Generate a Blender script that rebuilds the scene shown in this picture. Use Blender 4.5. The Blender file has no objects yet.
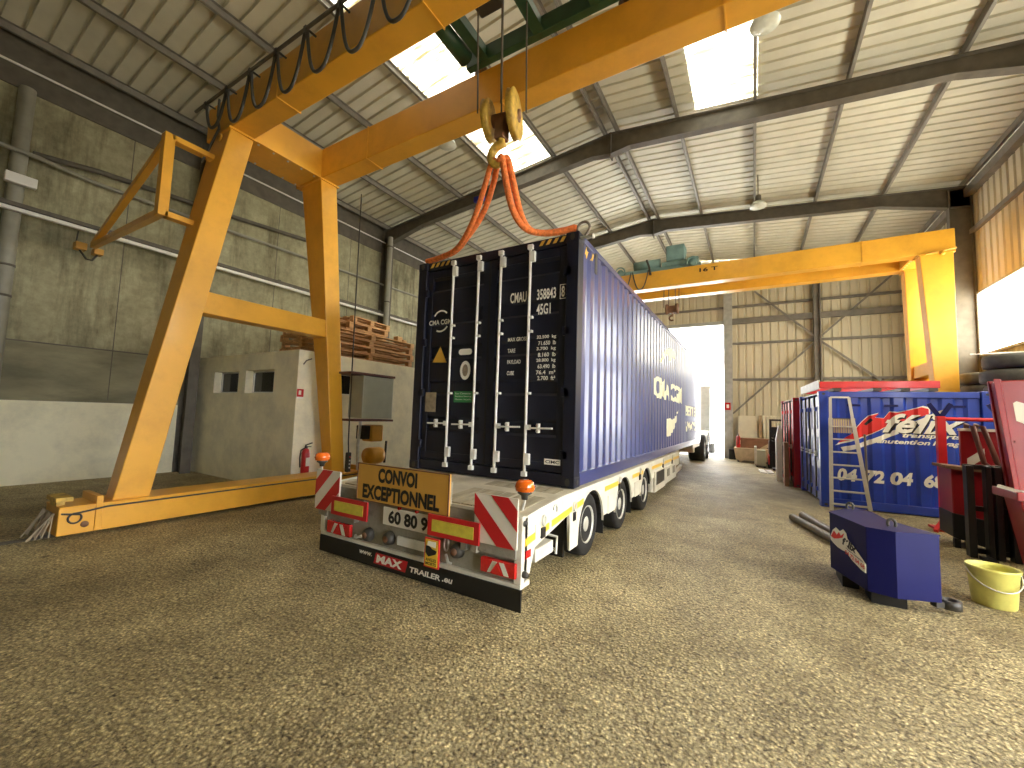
import bpy, bmesh, math, random
from mathutils import Vector, Matrix
random.seed(7)
R = math.radians
scene = bpy.context.scene
COL = scene.collection
PI = math.pi

# ---------------------------------------------------------------- camera
cam = bpy.data.cameras.new('camera')
cam.sensor_fit = 'HORIZONTAL'; cam.sensor_width = 36.0
cam.lens = 407.26 / 1024 * 36.0
cam.clip_start = 0.05; cam.clip_end = 500
cam_o = bpy.data.objects.new('camera', cam); COL.objects.link(cam_o)
yaw, pitch, roll = -0.536432, 0.075215, 0.032847
fw = Vector((math.sin(yaw)*math.cos(pitch), math.cos(yaw)*math.cos(pitch), math.sin(pitch)))
rt = Vector((math.cos(yaw), -math.sin(yaw), 0)); up = rt.cross(fw)
c_, s_ = math.cos(roll), math.sin(roll)
rx = rt*c_ + up*s_; uy = up*c_ - rt*s_
m = Matrix((rx, uy, -fw)).transposed().to_4x4()
m.translation = Vector((4.12217, -4.21567, 1.58092))
cam_o.matrix_world = m
scene.camera = cam_o

# ---------------------------------------------------------------- sky, exposure, daylight strengths
world = bpy.data.worlds.new('sky'); scene.world = world; world.use_nodes = True
bg = world.node_tree.nodes['Background']
bg.inputs['Color'].default_value = (0.97, 0.98, 1.0, 1); bg.inputs['Strength'].default_value = 14.0
SKYLIGHT = 2.6      # glow of the daylit roof sheets
WINDOW = 14.0        # glow of the daylit window band
sun = bpy.data.lights.new('sun', 'SUN'); sun.energy = 12.0; sun.angle = R(0.6); sun.color = (1.0, 0.92, 0.72)
sun_o = bpy.data.objects.new('sun', sun); COL.objects.link(sun_o)
sun_o.rotation_euler = Vector((-0.60, -0.12, -0.80)).to_track_quat('-Z', 'Y').to_euler()   # falls through the open side door
scene.view_settings.view_transform = 'Standard'
scene.view_settings.look = 'None'
scene.view_settings.gamma = 1.0
scene.view_settings.use_curve_mapping = False
scene.view_settings.exposure = 0.32

# ---------------------------------------------------------------- materials
def new_mat(name):
    mt = bpy.data.materials.new(name); mt.use_nodes = True
    return mt, mt.node_tree.nodes, mt.node_tree.links, mt.node_tree.nodes['Principled BSDF']

def mat(name, col, rough=0.5, metal=0.0, var=0.18, scale=5.0, bump=0.0, bscale=40.0, spec=0.5, coat=0.0, dirt=None, dirt_amt=0.5, dirt_scale=2.5, stretch=None):
    mt, N, L, b = new_mat(name)
    b.inputs['Roughness'].default_value = rough; b.inputs['Metallic'].default_value = metal
    b.inputs['Specular IOR Level'].default_value = spec
    b.inputs['Coat Weight'].default_value = coat; b.inputs['Coat Roughness'].default_value = 0.12
    tc = N.new('ShaderNodeTexCoord'); src = tc.outputs['Object']
    if stretch:
        mp = N.new('ShaderNodeMapping'); mp.inputs['Scale'].default_value = stretch
        L.new(src, mp.inputs['Vector']); src = mp.outputs['Vector']
    nz = N.new('ShaderNodeTexNoise'); nz.inputs['Scale'].default_value = scale; nz.inputs['Detail'].default_value = 6
    L.new(src, nz.inputs['Vector'])
    rp = N.new('ShaderNodeValToRGB')
    rp.color_ramp.elements[0].position = 0.3; rp.color_ramp.elements[1].position = 0.7
    rp.color_ramp.elements[0].color = tuple(c*(1-var) for c in col) + (1,)
    rp.color_ramp.elements[1].color = tuple(min(1, c*(1+var)) for c in col) + (1,)
    L.new(nz.outputs['Fac'], rp.inputs['Fac']); out = rp.outputs['Color']
    if dirt:
        n2 = N.new('ShaderNodeTexNoise'); n2.inputs['Scale'].default_value = dirt_scale; n2.inputs['Detail'].default_value = 8; n2.inputs['Roughness'].default_value = 0.7
        L.new(src, n2.inputs['Vector'])
        r2 = N.new('ShaderNodeValToRGB'); r2.color_ramp.elements[0].position = 0.45; r2.color_ramp.elements[1].position = 0.72
        r2.color_ramp.elements[0].color = (0,0,0,1); r2.color_ramp.elements[1].color = (dirt_amt,)*3 + (1,)
        L.new(n2.outputs['Fac'], r2.inputs['Fac'])
        mx = N.new('ShaderNodeMix'); mx.data_type = 'RGBA'
        L.new(r2.outputs['Color'], mx.inputs['Factor']); L.new(out, mx.inputs['A']); mx.inputs['B'].default_value = tuple(dirt) + (1,)
        out = mx.outputs['Result']
    L.new(out, b.inputs['Base Color'])
    if bump:
        n3 = N.new('ShaderNodeTexNoise'); n3.inputs['Scale'].default_value = bscale; n3.inputs['Detail'].default_value = 5
        L.new(src, n3.inputs['Vector'])
        bp = N.new('ShaderNodeBump'); bp.inputs['Strength'].default_value = bump; bp.inputs['Distance'].default_value = 0.02
        L.new(n3.outputs['Fac'], bp.inputs['Height']); L.new(bp.outputs['Normal'], b.inputs['Normal'])
    return mt

def glow(name, col, strength, streak=None, streak_scale=(1,1,1)):
    mt, N, L, b = new_mat(name)
    b.inputs['Base Color'].default_value = (0.8,0.8,0.75,1); b.inputs['Roughness'].default_value = 0.6
    b.inputs['Emission Strength'].default_value = strength
    if streak:
        tc = N.new('ShaderNodeTexCoord'); mp = N.new('ShaderNodeMapping'); mp.inputs['Scale'].default_value = streak_scale
        L.new(tc.outputs['Object'], mp.inputs['Vector'])
        nz = N.new('ShaderNodeTexNoise'); nz.inputs['Scale'].default_value = 1.0; nz.inputs['Detail'].default_value = 7; nz.inputs['Roughness'].default_value = 0.65
        L.new(mp.outputs['Vector'], nz.inputs['Vector'])
        rp = N.new('ShaderNodeValToRGB'); e = rp.color_ramp.elements
        e[0].position = 0.47; e[0].color = tuple(col) + (1,); e[1].position = 0.60; e[1].color = tuple(streak) + (1,)
        L.new(nz.outputs['Fac'], rp.inputs['Fac']); L.new(rp.outputs['Color'], b.inputs['Emission Color'])
    else:
        b.inputs['Emission Color'].default_value = tuple(col) + (1,)
    return mt

def floor_mat():
    mt, N, L, b = new_mat('worn_concrete_floor')
    tc = N.new('ShaderNodeTexCoord')
    def noise(s, d=6, r=0.6):
        n = N.new('ShaderNodeTexNoise'); n.inputs['Scale'].default_value = s; n.inputs['Detail'].default_value = d; n.inputs['Roughness'].default_value = r
        L.new(tc.outputs['Object'], n.inputs['Vector']); return n.outputs['Fac']
    def ramp(f, p0, c0, p1, c1):
        r = N.new('ShaderNodeValToRGB'); e = r.color_ramp.elements
        e[0].position = p0; e[0].color = c0 + (1,); e[1].position = p1; e[1].color = c1 + (1,)
        L.new(f, r.inputs['Fac']); return r.outputs['Color']
    def mul(a, c, blend='MULTIPLY', f=1.0):
        x = N.new('ShaderNodeMix'); x.data_type = 'RGBA'; x.blend_type = blend; x.inputs['Factor'].default_value = f
        L.new(a, x.inputs['A']); L.new(c, x.inputs['B']); return x.outputs['Result']
    base = ramp(noise(0.5, 8, 0.68), 0.34, (0.38, 0.325, 0.185), 0.66, (0.66, 0.59, 0.385))
    patch = ramp(noise(2.0, 6, 0.7), 0.34, (0.82, 0.80, 0.77), 0.62, (1.08, 1.07, 1.03))
    grit = ramp(noise(36, 7, 0.88), 0.42, (0.36, 0.33, 0.28), 0.58, (1.42, 1.40, 1.30))
    vo = N.new('ShaderNodeTexVoronoi'); vo.inputs['Scale'].default_value = 46; vo.inputs['Randomness'].default_value = 1.0
    L.new(tc.outputs['Object'], vo.inputs['Vector'])
    peb = ramp(vo.outputs['Distance'], 0.10, (1.30, 1.28, 1.18), 0.55, (0.62, 0.60, 0.55))
    pits = ramp(noise(30, 4, 0.6), 0.34, (0.22, 0.19, 0.15), 0.41, (1, 1, 1))
    stain = ramp(noise(0.33, 7, 0.62), 0.36, (0.66, 0.63, 0.58), 0.56, (1.10, 1.09, 1.06))
    spots = ramp(noise(11, 3, 0.5), 0.30, (0.45, 0.42, 0.38), 0.37, (1, 1, 1))
    c = mul(mul(mul(mul(mul(mul(base, patch), grit), peb), pits), stain), spots)
    L.new(c, b.inputs['Base Color'])
    b.inputs['Roughness'].default_value = 0.58; b.inputs['Specular IOR Level'].default_value = 0.45
    bp = N.new('ShaderNodeBump'); bp.inputs['Strength'].default_value = 0.8; bp.inputs['Distance'].default_value = 0.014
    ad = N.new('ShaderNodeMath'); ad.operation = 'SUBTRACT'
    L.new(noise(30, 6, 0.8), ad.inputs[0]); L.new(vo.outputs['Distance'], ad.inputs[1])
    L.new(ad.outputs[0], bp.inputs['Height']); L.new(bp.outputs['Normal'], b.inputs['Normal'])
    return mt

def concrete_wall_mat():
    mt, N, L, b = new_mat('weathered_concrete_wall')
    tc = N.new('ShaderNodeTexCoord')
    def noise(s, st, d=7, r=0.62):
        mp = N.new('ShaderNodeMapping'); mp.inputs['Scale'].default_value = st; L.new(tc.outputs['Object'], mp.inputs['Vector'])
        n = N.new('ShaderNodeTexNoise'); n.inputs['Scale'].default_value = s; n.inputs['Detail'].default_value = d; n.inputs['Roughness'].default_value = r
        L.new(mp.outputs['Vector'], n.inputs['Vector']); return n.outputs['Fac']
    def ramp(f, p0, c0, p1, c1):
        r = N.new('ShaderNodeValToRGB'); e = r.color_ramp.elements
        e[0].position = p0; e[0].color = c0 + (1,); e[1].position = p1; e[1].color = c1 + (1,)
        L.new(f, r.inputs['Fac']); return r.outputs['Color']
    def mul(a, c):
        x = N.new('ShaderNodeMix'); x.data_type = 'RGBA'; x.blend_type = 'MULTIPLY'; x.inputs['Factor'].default_value = 1
        L.new(a, x.inputs['A']); L.new(c, x.inputs['B']); return x.outputs['Result']
    base = ramp(noise(1.1, (1,1,1), 9, 0.7), 0.32, (0.23, 0.215, 0.135), 0.68, (0.48, 0.45, 0.30))
    streak = ramp(noise(1.3, (1, 1.9, 0.30), 9, 0.7), 0.34, (0.50, 0.49, 0.44), 0.52, (1.05, 1.05, 1.02))
    fine = ramp(noise(9, (1,1,1), 5), 0.3, (0.8,0.8,0.78), 0.7, (1.1,1.1,1.08))
    L.new(mul(mul(base, streak), fine), b.inputs['Base Color'])
    b.inputs['Roughness'].default_value = 0.85
    return mt

M = {}
M['floor'] = floor_mat()
M['concrete'] = concrete_wall_mat()
M['white_wall'] = mat('white_wall_paint', (0.88,0.83,0.60), 0.7, var=0.06, scale=1.2, dirt=(0.35,0.34,0.25), dirt_amt=0.5, dirt_scale=1.2)
M['hut'] = mat('whitewashed_blockwork', (0.88,0.82,0.58), 0.75, var=0.08, scale=2.0, bump=0.35, bscale=7, dirt=(0.36,0.35,0.27), dirt_amt=0.45, dirt_scale=1.3)
M['dark_steel'] = mat('dark_structural_steel', (0.115,0.10,0.075), 0.55, var=0.2)
M['purlin'] = mat('grey_purlin_steel', (0.22,0.20,0.165), 0.5, var=0.15)
M['roof'] = mat('roof_sheet_cream', (0.66,0.63,0.50), 0.55, var=0.07, scale=1.5, dirt=(0.40,0.38,0.26), dirt_amt=0.3, dirt_scale=0.9)
M['clad'] = mat('cladding_sheet_cream', (0.66,0.60,0.43), 0.55, var=0.08, scale=1.0, dirt=(0.45,0.39,0.26), dirt_amt=0.45, dirt_scale=0.5)
M['girt'] = mat('grey_girt_steel', (0.20,0.18,0.15), 0.5)
M['gate_frame'] = mat('pale_grey_frame', (0.42,0.42,0.38), 0.5)
M['lowwall'] = mat('cream_low_wall', (0.66,0.60,0.44), 0.8, var=0.08)
M['skylight'] = glow('daylit_roof_sheet', (1.0,0.97,0.82), SKYLIGHT, (0.20,0.135,0.035), (1.1, 9.0, 1.0))
M['skylight_clear'] = glow('daylit_clear_roof_sheet', (1.0,0.97,0.84), SKYLIGHT, (0.30,0.27,0.14), (0.8, 6.0, 1.0))
M['window'] = glow('daylit_window', (1.0,0.95,0.78), WINDOW)
M['yellow'] = mat('crane_yellow_paint', (0.79,0.395,0.03), 0.42, var=0.08, scale=1.6, dirt=(0.45,0.2,0.02), dirt_amt=0.35, dirt_scale=2.0, coat=0.15)
M['rubber'] = mat('black_rubber', (0.011,0.0105,0.010), 0.75, var=0.3, scale=14)
M['lit_tyre'] = mat('lit_tyre_rubber', (0.085,0.08,0.065), 0.8, var=0.25, scale=8)  # black rubber greyed, light on the stacked tyres put into the colour
M['black'] = mat('black_paint', (0.008,0.008,0.008), 0.45)
M['cable'] = mat('black_cable', (0.045,0.042,0.032), 0.5)
M['galv'] = mat('galvanised_steel', (0.60,0.60,0.53), 0.38, metal=0.25, var=0.12, scale=12)
M['rod'] = mat('zinc_lock_rod', (0.78,0.77,0.68), 0.4, metal=0.1)
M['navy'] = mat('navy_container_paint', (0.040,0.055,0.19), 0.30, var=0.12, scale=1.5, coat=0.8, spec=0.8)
M['navy_shade'] = mat('navy_shade_paint', (0.004,0.006,0.018), 0.42, var=0.15, scale=2.0)  # same navy as the sides, shade on the rear face put into the colour
M['decal'] = mat('cream_lettering', (0.88,0.86,0.74), 0.5, var=0.03)
M['decal_side'] = mat('side_lettering', (0.78,0.78,0.60), 0.5, var=0.03)
M['white'] = mat('white_paint', (0.80,0.79,0.72), 0.45, var=0.05, dirt=(0.45,0.42,0.33), dirt_amt=0.35, dirt_scale=4)
M['trailer'] = mat('cream_white_trailer_paint', (0.74,0.71,0.59), 0.42, var=0.06, dirt=(0.40,0.36,0.26), dirt_amt=0.4, dirt_scale=3.5)
M['deck'] = mat('worn_trailer_deck', (0.68,0.63,0.48), 0.65, var=0.16, scale=3.0, bump=0.2, bscale=30, dirt=(0.36,0.30,0.19), dirt_amt=0.6, dirt_scale=2.2)
M['plank'] = mat('grey_deck_plank', (0.42,0.37,0.25), 0.75, var=0.25, scale=3.0, stretch=(6,1,6), bump=0.3, bscale=20)
M['grime'] = mat('grimy_rear_beam', (0.34,0.32,0.25), 0.6, var=0.3, scale=5, dirt=(0.07,0.06,0.045), dirt_amt=0.8, dirt_scale=5)
M['stripe_yellow'] = mat('yellow_reflective_tape', (0.85,0.55,0.05), 0.35, var=0.05)
M['red_board'] = mat('red_reflective', (0.55,0.015,0.018), 0.35, var=0.06)
M['red_lens'] = mat('red_lens', (0.60,0.012,0.012), 0.12, var=0.1, scale=30, coat=0.6)
M['pale_refl'] = mat('pale_reflective', (0.74,0.70,0.58), 0.4, var=0.05)
M['yellow_refl'] = mat('yellow_reflector', (0.62,0.52,0.06), 0.35, var=0.12, scale=20)
M['convoi'] = mat('amber_sign_face', (0.62,0.33,0.055), 0.45, var=0.06, scale=3)
M['sign_black'] = mat('sign_black_ink', (0.012,0.011,0.010), 0.5, var=0.05)
M['amber'] = mat('amber_beacon_lens', (0.90,0.16,0.01), 0.15, var=0.1, coat=0.6)
M['orange_sling'] = mat('orange_roundsling', (0.78,0.20,0.045), 0.8, var=0.28, scale=26, bump=0.5, bscale=60)
M['blue_tag'] = mat('blue_label', (0.02,0.03,0.55), 0.5)
M['green'] = mat('green_trolley_paint', (0.028,0.085,0.042), 0.45, var=0.2)
M['teal'] = mat('grey_teal_paint', (0.20,0.33,0.31), 0.5, var=0.15)
M['hook'] = mat('worn_yellow_block', (0.62,0.40,0.06), 0.55, var=0.25, scale=12, dirt=(0.16,0.08,0.02), dirt_amt=0.8, dirt_scale=9)
M['rust'] = mat('rusty_steel', (0.20,0.10,0.05), 0.7, var=0.3, scale=10)
M['rope'] = mat('wire_rope', (0.10,0.085,0.06), 0.5)
M['cabinet'] = mat('grey_cabinet', (0.52,0.54,0.42), 0.5, var=0.05)
M['cabinet_dark'] = mat('dark_red_bracket', (0.13,0.05,0.035), 0.6)
M['pallet'] = mat('pallet_wood', (0.62,0.36,0.16), 0.8, var=0.25, scale=5, stretch=(1,4,6))
M['pallet_dark'] = mat('pallet_wood_brown', (0.35,0.15,0.07), 0.8, var=0.25, scale=5)
M['red_ext'] = mat('extinguisher_red', (0.55,0.012,0.015), 0.3, var=0.08, coat=0.4)
M['felix_blue'] = mat('blue_container_paint', (0.020,0.060,0.42), 0.38, var=0.12, scale=2, coat=0.25, dirt=(0.02,0.04,0.2), dirt_amt=0.4)
M['felix_red'] = mat('red_logo', (0.75,0.03,0.025), 0.45, var=0.04)
M['red_paint'] = mat('red_paint', (0.66,0.022,0.025), 0.38, var=0.12, scale=4, coat=0.25)
M['dark_red'] = mat('dark_red_paint', (0.29,0.008,0.013), 0.36, var=0.15, scale=3, coat=0.3)
M['ballast'] = mat('ballast_blue_paint', (0.004,0.006,0.082), 0.5, var=0.12, scale=2, spec=0.25)
M['bucket'] = mat('yellow_bucket_plastic', (0.74,0.70,0.17), 0.45, var=0.10, scale=6, dirt=(0.35,0.32,0.10), dirt_amt=0.5)
M['alu'] = mat('aluminium', (0.70,0.68,0.60), 0.35, metal=0.5, var=0.08)
M['pipe'] = mat('dull_pipe', (0.20,0.17,0.13), 0.45, metal=0.4, var=0.2)
M['grey_pipe'] = mat('grey_drainpipe', (0.30,0.29,0.23), 0.5, var=0.1)
M['glass_dark'] = mat('dark_window_glass', (0.02,0.02,0.018), 0.08, var=0.3)
M['green_label'] = mat('green_label', (0.04,0.24,0.07), 0.5, var=0.04)
M['warn'] = mat('warning_yellow', (0.70,0.42,0.06), 0.5, var=0.05)
M['tan'] = mat('tan_plate', (0.30,0.24,0.15), 0.55, var=0.25, scale=18)
M['board'] = mat('particle_board', (0.62,0.48,0.30), 0.8, var=0.12)
M['brown_board'] = mat('brown_board', (0.26,0.13,0.07), 0.75, var=0.2)
M['radiator'] = mat('cream_radiator', (0.72,0.67,0.50), 0.5, var=0.05)
M['reflector'] = mat('lamp_glass', (0.62,0.64,0.55), 0.15, var=0.1, scale=10)
M['white_plastic'] = mat('white_plastic', (0.82,0.81,0.76), 0.4, var=0.03)
M['hose_brown'] = mat('brown_rubber', (0.11,0.035,0.025), 0.55)
M['asphalt'] = mat('asphalt', (0.10,0.10,0.095), 0.85, var=0.2)
M['concrete_dark'] = mat('stained_concrete', (0.26,0.24,0.15), 0.85, var=0.35, scale=1.3, dirt=(0.09,0.085,0.055), dirt_amt=0.7, dirt_scale=0.8, stretch=(1,.6,2))
M['ground'] = mat('bright_yard_ground', (0.80,0.80,0.80), 0.8, var=0.1)

# ---------------------------------------------------------------- mesh builder
OFF = {}
class MB:
    def __init__(s): s.v = []; s.f = []; s.sm = []
    def add(s, vs, fs, smooth=False):
        n = len(s.v); s.v += [tuple(v) for v in vs]
        for f in fs: s.f.append(tuple(i+n for i in f)); s.sm.append(smooth)
        return s
    def hexa(s, p):   # 8 points: bottom 4 ccw, top 4 ccw
        return s.add(p, [(3,2,1,0),(4,5,6,7),(0,1,5,4),(1,2,6,5),(2,3,7,6),(3,0,4,7)])
    def box(s, x0, x1, y0, y1, z0, z1):
        if x0 > x1: x0, x1 = x1, x0
        if y0 > y1: y0, y1 = y1, y0
        if z0 > z1: z0, z1 = z1, z0
        return s.hexa([(x0,y0,z0),(x1,y0,z0),(x1,y1,z0),(x0,y1,z0),(x0,y0,z1),(x1,y0,z1),(x1,y1,z1),(x0,y1,z1)])
    def bar(s, p, q, w, h, upv=(0,0,1)):
        p = Vector(p); q = Vector(q); d = (q-p).normalized(); u = Vector(upv)
        if abs(d.dot(u)) > 0.98: u = Vector((0,1,0)) if abs(d.y) < .9 else Vector((1,0,0))
        r = d.cross(u).normalized(); u = r.cross(d)
        r *= w/2; u *= h/2
        return s.hexa([p-r-u, p+r-u, q+r-u, q-r-u, p-r+u, p+r+u, q+r+u, q-r+u])
    def tube(s, pts, r, n=10, caps=True):
        pts = [Vector(p) for p in pts]; rings = []
        d0 = (pts[1]-pts[0]).normalized()
        ref = Vector((0,0,1)) if abs(d0.z) < .9 else Vector((0,1,0))
        vs = []
        for i, p in enumerate(pts):
            d = (pts[min(i+1,len(pts)-1)] - pts[max(i-1,0)]).normalized()
            a = d.cross(ref)
            if a.length < 1e-4: a = d.cross(Vector((1,0,0)))
            a.normalize(); b = a.cross(d).normalized(); ref = b
            rr = r[i] if isinstance(r, (list,tuple)) else r
            vs += [p + (a*math.cos(2*PI*k/n) + b*math.sin(2*PI*k/n))*rr for k in range(n)]
        fs = []
        for i in range(len(pts)-1):
            for k in range(n):
                fs.append((i*n+k, i*n+(k+1)%n, (i+1)*n+(k+1)%n, (i+1)*n+k))
        s.add(vs, fs, True)
        if caps:
            o = len(pts)-1
            s.add(vs[:n], [tuple(range(n))[::-1]]); s.add(vs[o*n:], [tuple(range(n))])
        return s
    def lathe(s, prof, c=(0,0,0), axis=(0,0,1), n=24, smooth=True):   # prof: (radius, height) pairs
        ax = Vector(axis).normalized(); c = Vector(c)
        a = ax.cross(Vector((0,0,1)));
        if a.length < 1e-4: a = Vector((1,0,0))
        a.normalize(); b = ax.cross(a)
        vs = []
        for (r, h) in prof:
            vs += [c + ax*h + (a*math.cos(2*PI*k/n)+b*math.sin(2*PI*k/n))*r for k in range(n)]
        fs = []
        for i in range(len(prof)-1):
            for k in range(n): fs.append((i*n+k, i*n+(k+1)%n, (i+1)*n+(k+1)%n, (i+1)*n+k))
        s.add(vs, fs, smooth)
        if prof[0][0] > 1e-4: s.add(vs[:n], [tuple(range(n))[::-1]])
        if prof[-1][0] > 1e-4: s.add(vs[-n:], [tuple(range(n))])
        return s
    def prism(s, poly, o, u, v, depth):   # 2d polygon on (o,u,v) extruded along u x v by depth
        o = Vector(o); u = Vector(u); v = Vector(v); w = u.cross(v).normalized()*depth
        bm = bmesh.new()
        f = bm.faces.new([bm.verts.new(o+u*p[0]+v*p[1]) for p in poly])
        bm.normal_update()
        res = bmesh.ops.triangulate(bm, faces=[f])
        bm.verts.index_update()
        base = [vv.co.copy() for vv in bm.verts]; tris = [tuple(x.index for x in ff.verts) for ff in bm.faces]
        bm.free(); n = len(base)
        fs = [t[::-1] for t in tris] + [tuple(i+n for i in t) for t in tris]
        fs += [(i, (i+1)%n, (i+1)%n+n, i+n) for i in range(n)]
        return s.add(base + [p+w for p in base], fs)
    def sheet(s, o, t, e, n, lt, le, pitch, depth, flat=0.6, slope=0.08, off=0.0):
        """trapezoidal sheet: profile steps along t, runs along e, ribs rise along n"""
        o = Vector(o); t = Vector(t).normalized(); e = Vector(e).normalized(); n = Vector(n).normalized()
        prof = corr_profile(lt, pitch, depth, flat, slope)
        vs = []
        for (a, d) in prof: vs += [o+t*a+n*(d+off), o+t*a+n*(d+off)+e*le]
        return s.add(vs, [(2*i, 2*i+2, 2*i+3, 2*i+1) for i in range(len(prof)-1)])
    def build(s, name, m, parent=None, bev=0.0, local=False, solid=0.0):
        me = bpy.data.meshes.new(name)
        off = Vector((0,0,0))
        if parent is not None and not local: off = OFF.get(parent.name, Vector((0,0,0)))
        me.from_pydata([tuple(Vector(v)-off) for v in s.v], [], s.f); me.update()
        for p, q in zip(me.polygons, s.sm): p.use_smooth = q
        me.materials.append(M[m] if isinstance(m, str) else m)
        o = bpy.data.objects.new(name, me); COL.objects.link(o)
        if parent is not None:
            o.parent = parent; OFF[o.name] = OFF.get(parent.name, Vector((0,0,0)))
        if bev:
            b = o.modifiers.new('bevel', 'BEVEL'); b.width = bev; b.segments = 2; b.limit_method = 'ANGLE'; b.angle_limit = R(40)
        if solid:
            b = o.modifiers.new('solid', 'SOLIDIFY'); b.thickness = solid; b.offset = 0
        return o

def corr_profile(lt, pitch, depth, flat, slope):
    pr = []; x = 0.0
    rib = 1 - flat - 2*slope
    while x < lt - 1e-6:
        for (a, d) in ((0,0), (flat,0), (flat+slope,depth), (flat+slope+rib,depth)):
            xa = x + a*pitch
            if xa <= lt: pr.append((xa, d))
        x += pitch
    pr.append((lt, 0.0))
    return pr
def prof_at(y, lt, pitch, depth, flat, slope):
    q = (y % pitch)/pitch; rib = 1-flat-2*slope
    if q < flat: return 0.0
    if q < flat+slope: return depth*(q-flat)/slope
    if q < flat+slope+rib: return depth
    return depth*(1-(q-flat-slope-rib)/slope)

def props(o, label, cat, group=None):
    o['label'] = label; o['category'] = cat
    if group: o['group'] = group
    return o
def thing(name, label, cat, loc=(0,0,0), rz=0.0, group=None, world=True):
    o = bpy.data.objects.new(name, None); COL.objects.link(o)
    o.location = loc; o.rotation_euler = (0,0,rz); o.empty_display_size = 0.1
    props(o, label, cat, group)
    OFF[o.name] = Vector(loc) if (world and rz == 0.0) else Vector((0,0,0))
    return o
def single(mb, name, m, label, cat, group=None, bev=0.0):
    return props(mb.build(name, m, bev=bev), label, cat, group)
def struct(mb, name, m, parent=None, bev=0.0, solid=0.0):
    o = mb.build(name, m, parent, bev=bev, solid=solid)
    if parent is None: o['kind'] = 'structure'
    return o
def dup(root, loc, rz=None, label=None):
    r = root.copy(); COL.objects.link(r); r.location = loc
    if rz is not None: r.rotation_euler = (0,0,rz)
    if label: r['label'] = label
    for ch in list(root.children):
        c = ch.copy(); COL.objects.link(c); c.parent = r
        for g in ch.children:
            d = g.copy(); COL.objects.link(d); d.parent = c
    return r

def text_data(s, bold=0.0, shear=0.0):
    cu = bpy.data.curves.new('lettering', 'FONT'); cu.body = s; cu.size = 1.0; cu.resolution_u = 3
    cu.offset = bold; cu.shear = shear; cu.align_x = 'LEFT'
    o = bpy.data.objects.new('lettering_tmp', cu); COL.objects.link(o)
    dg = bpy.context.evaluated_depsgraph_get(); dg.update()
    ev = o.evaluated_get(dg); me = ev.to_mesh()
    vs = [v.co.copy() for v in me.vertices]; fs = [tuple(p.vertices) for p in me.polygons]
    ev.to_mesh_clear(); bpy.data.objects.remove(o); bpy.data.curves.remove(cu)
    return vs, fs
def text(s, name, m, parent, P, U, V, bold=0.0, shear=0.0, cut=None, local=False):
    """lettering fitted to the box with lower left corner P, extents U and V"""
    vs, fs = text_data(s, bold, shear)
    x0 = min(v.x for v in vs); x1 = max(v.x for v in vs); y0 = min(v.y for v in vs); y1 = max(v.y for v in vs)
    P = Vector(P); U = Vector(U); V = Vector(V)
    w = [P + U*((v.x-x0)/(x1-x0)) + V*((v.y-y0)/(y1-y0)) for v in vs]
    mb = MB()
    if cut:
        w, fs = conform(w, fs, cut)
    mb.add(w, fs)
    return mb.build(name, m, parent, local=local)
def conform(w, fs, cut):
    """cut=(axis dir, normal, origin, lt, pitch, depth, flat, slope): split on the sheet's folds and lay onto it"""
    t, n, o, lt, pitch, depth, flat, slope = cut
    bm = bmesh.new(); bv = [bm.verts.new(p) for p in w]
    for f in fs:
        try: bm.faces.new([bv[i] for i in f])
        except ValueError: pass
    t = Vector(t); n = Vector(n); o = Vector(o)
    a = [(p-o).dot(t) for p in w]; lo, hi = min(a), max(a)
    for (x, d) in corr_profile(lt, pitch, depth, flat, slope):
        if lo < x < hi:
            bmesh.ops.bisect_plane(bm, geom=bm.verts[:]+bm.edges[:]+bm.faces[:], plane_co=o+t*x, plane_no=t)
    for v in bm.verts: v.co += n*prof_at((v.co-o).dot(t), lt, pitch, depth, flat, slope)
    bm.verts.index_update()
    w = [v.co.copy() for v in bm.verts]; fs = [tuple(v.index for v in f.verts) for f in bm.faces]
    bm.free(); return w, fs
def poly(pts, name, m, parent, o, u, v, depth=0.002, cut=None):
    if cut:
        bm = bmesh.new(); bm.faces.new([bm.verts.new(Vector(o)+Vector(u)*p[0]+Vector(v)*p[1]) for p in pts])
        bmesh.ops.triangulate(bm, faces=bm.faces[:]); bm.verts.index_update()
        w = [x.co.copy() for x in bm.verts]; fs = [tuple(x.index for x in f.verts) for f in bm.faces]; bm.free()
        w, fs = conform(w, fs, cut)
        return MB().add(w, fs).build(name, m, parent)
    return MB().prism(pts, o, u, v, depth).build(name, m, parent)
def arc_pts(c, r, a0, a1, n):
    return [(c[0]+r*math.cos(R(a0+(a1-a0)*i/n)), c[1]+r*math.sin(R(a0+(a1-a0)*i/n))) for i in range(n+1)]

# ================================================================ THE HALL
XL, XR, YB, YN = -7.5, 9.25, 16.3, -11.0     # left wall, right wall, back wall, near end
RX = 0.97
def raf_top(x): return 9.03 - 0.108*abs(x-RX)
def raf_bot(x): return 8.57 - 0.092*abs(x-RX)
def roof_z(x): return raf_top(x) + 0.17

struct(MB().add([(XL-.4,YN,0),(XR+.4,YN,0),(XR+.4,YB+.1,0),(XL-.4,YB+.1,0)], [(0,1,2,3)]), 'floor', 'floor')
for x in (-2.89, 7.91): struct(MB().box(x-.035, x+.035, YN, YB-.3, 0, .006).box(x-.11, x-.06, YN, YB-.3, 0, .003), 'crane_track', 'dark_steel', bpy.data.objects['floor'])
struct(MB().box(-40, 60, YB+.1, 90, -.12, -.01), 'yard_ground', 'ground')
struct(MB().box(XR+.4, 60, YN, YB+.1, -.12, -.01), 'unseen_side_ground', 'asphalt')  # unseen dark ground, added to limit light thrown up at the roof

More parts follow.
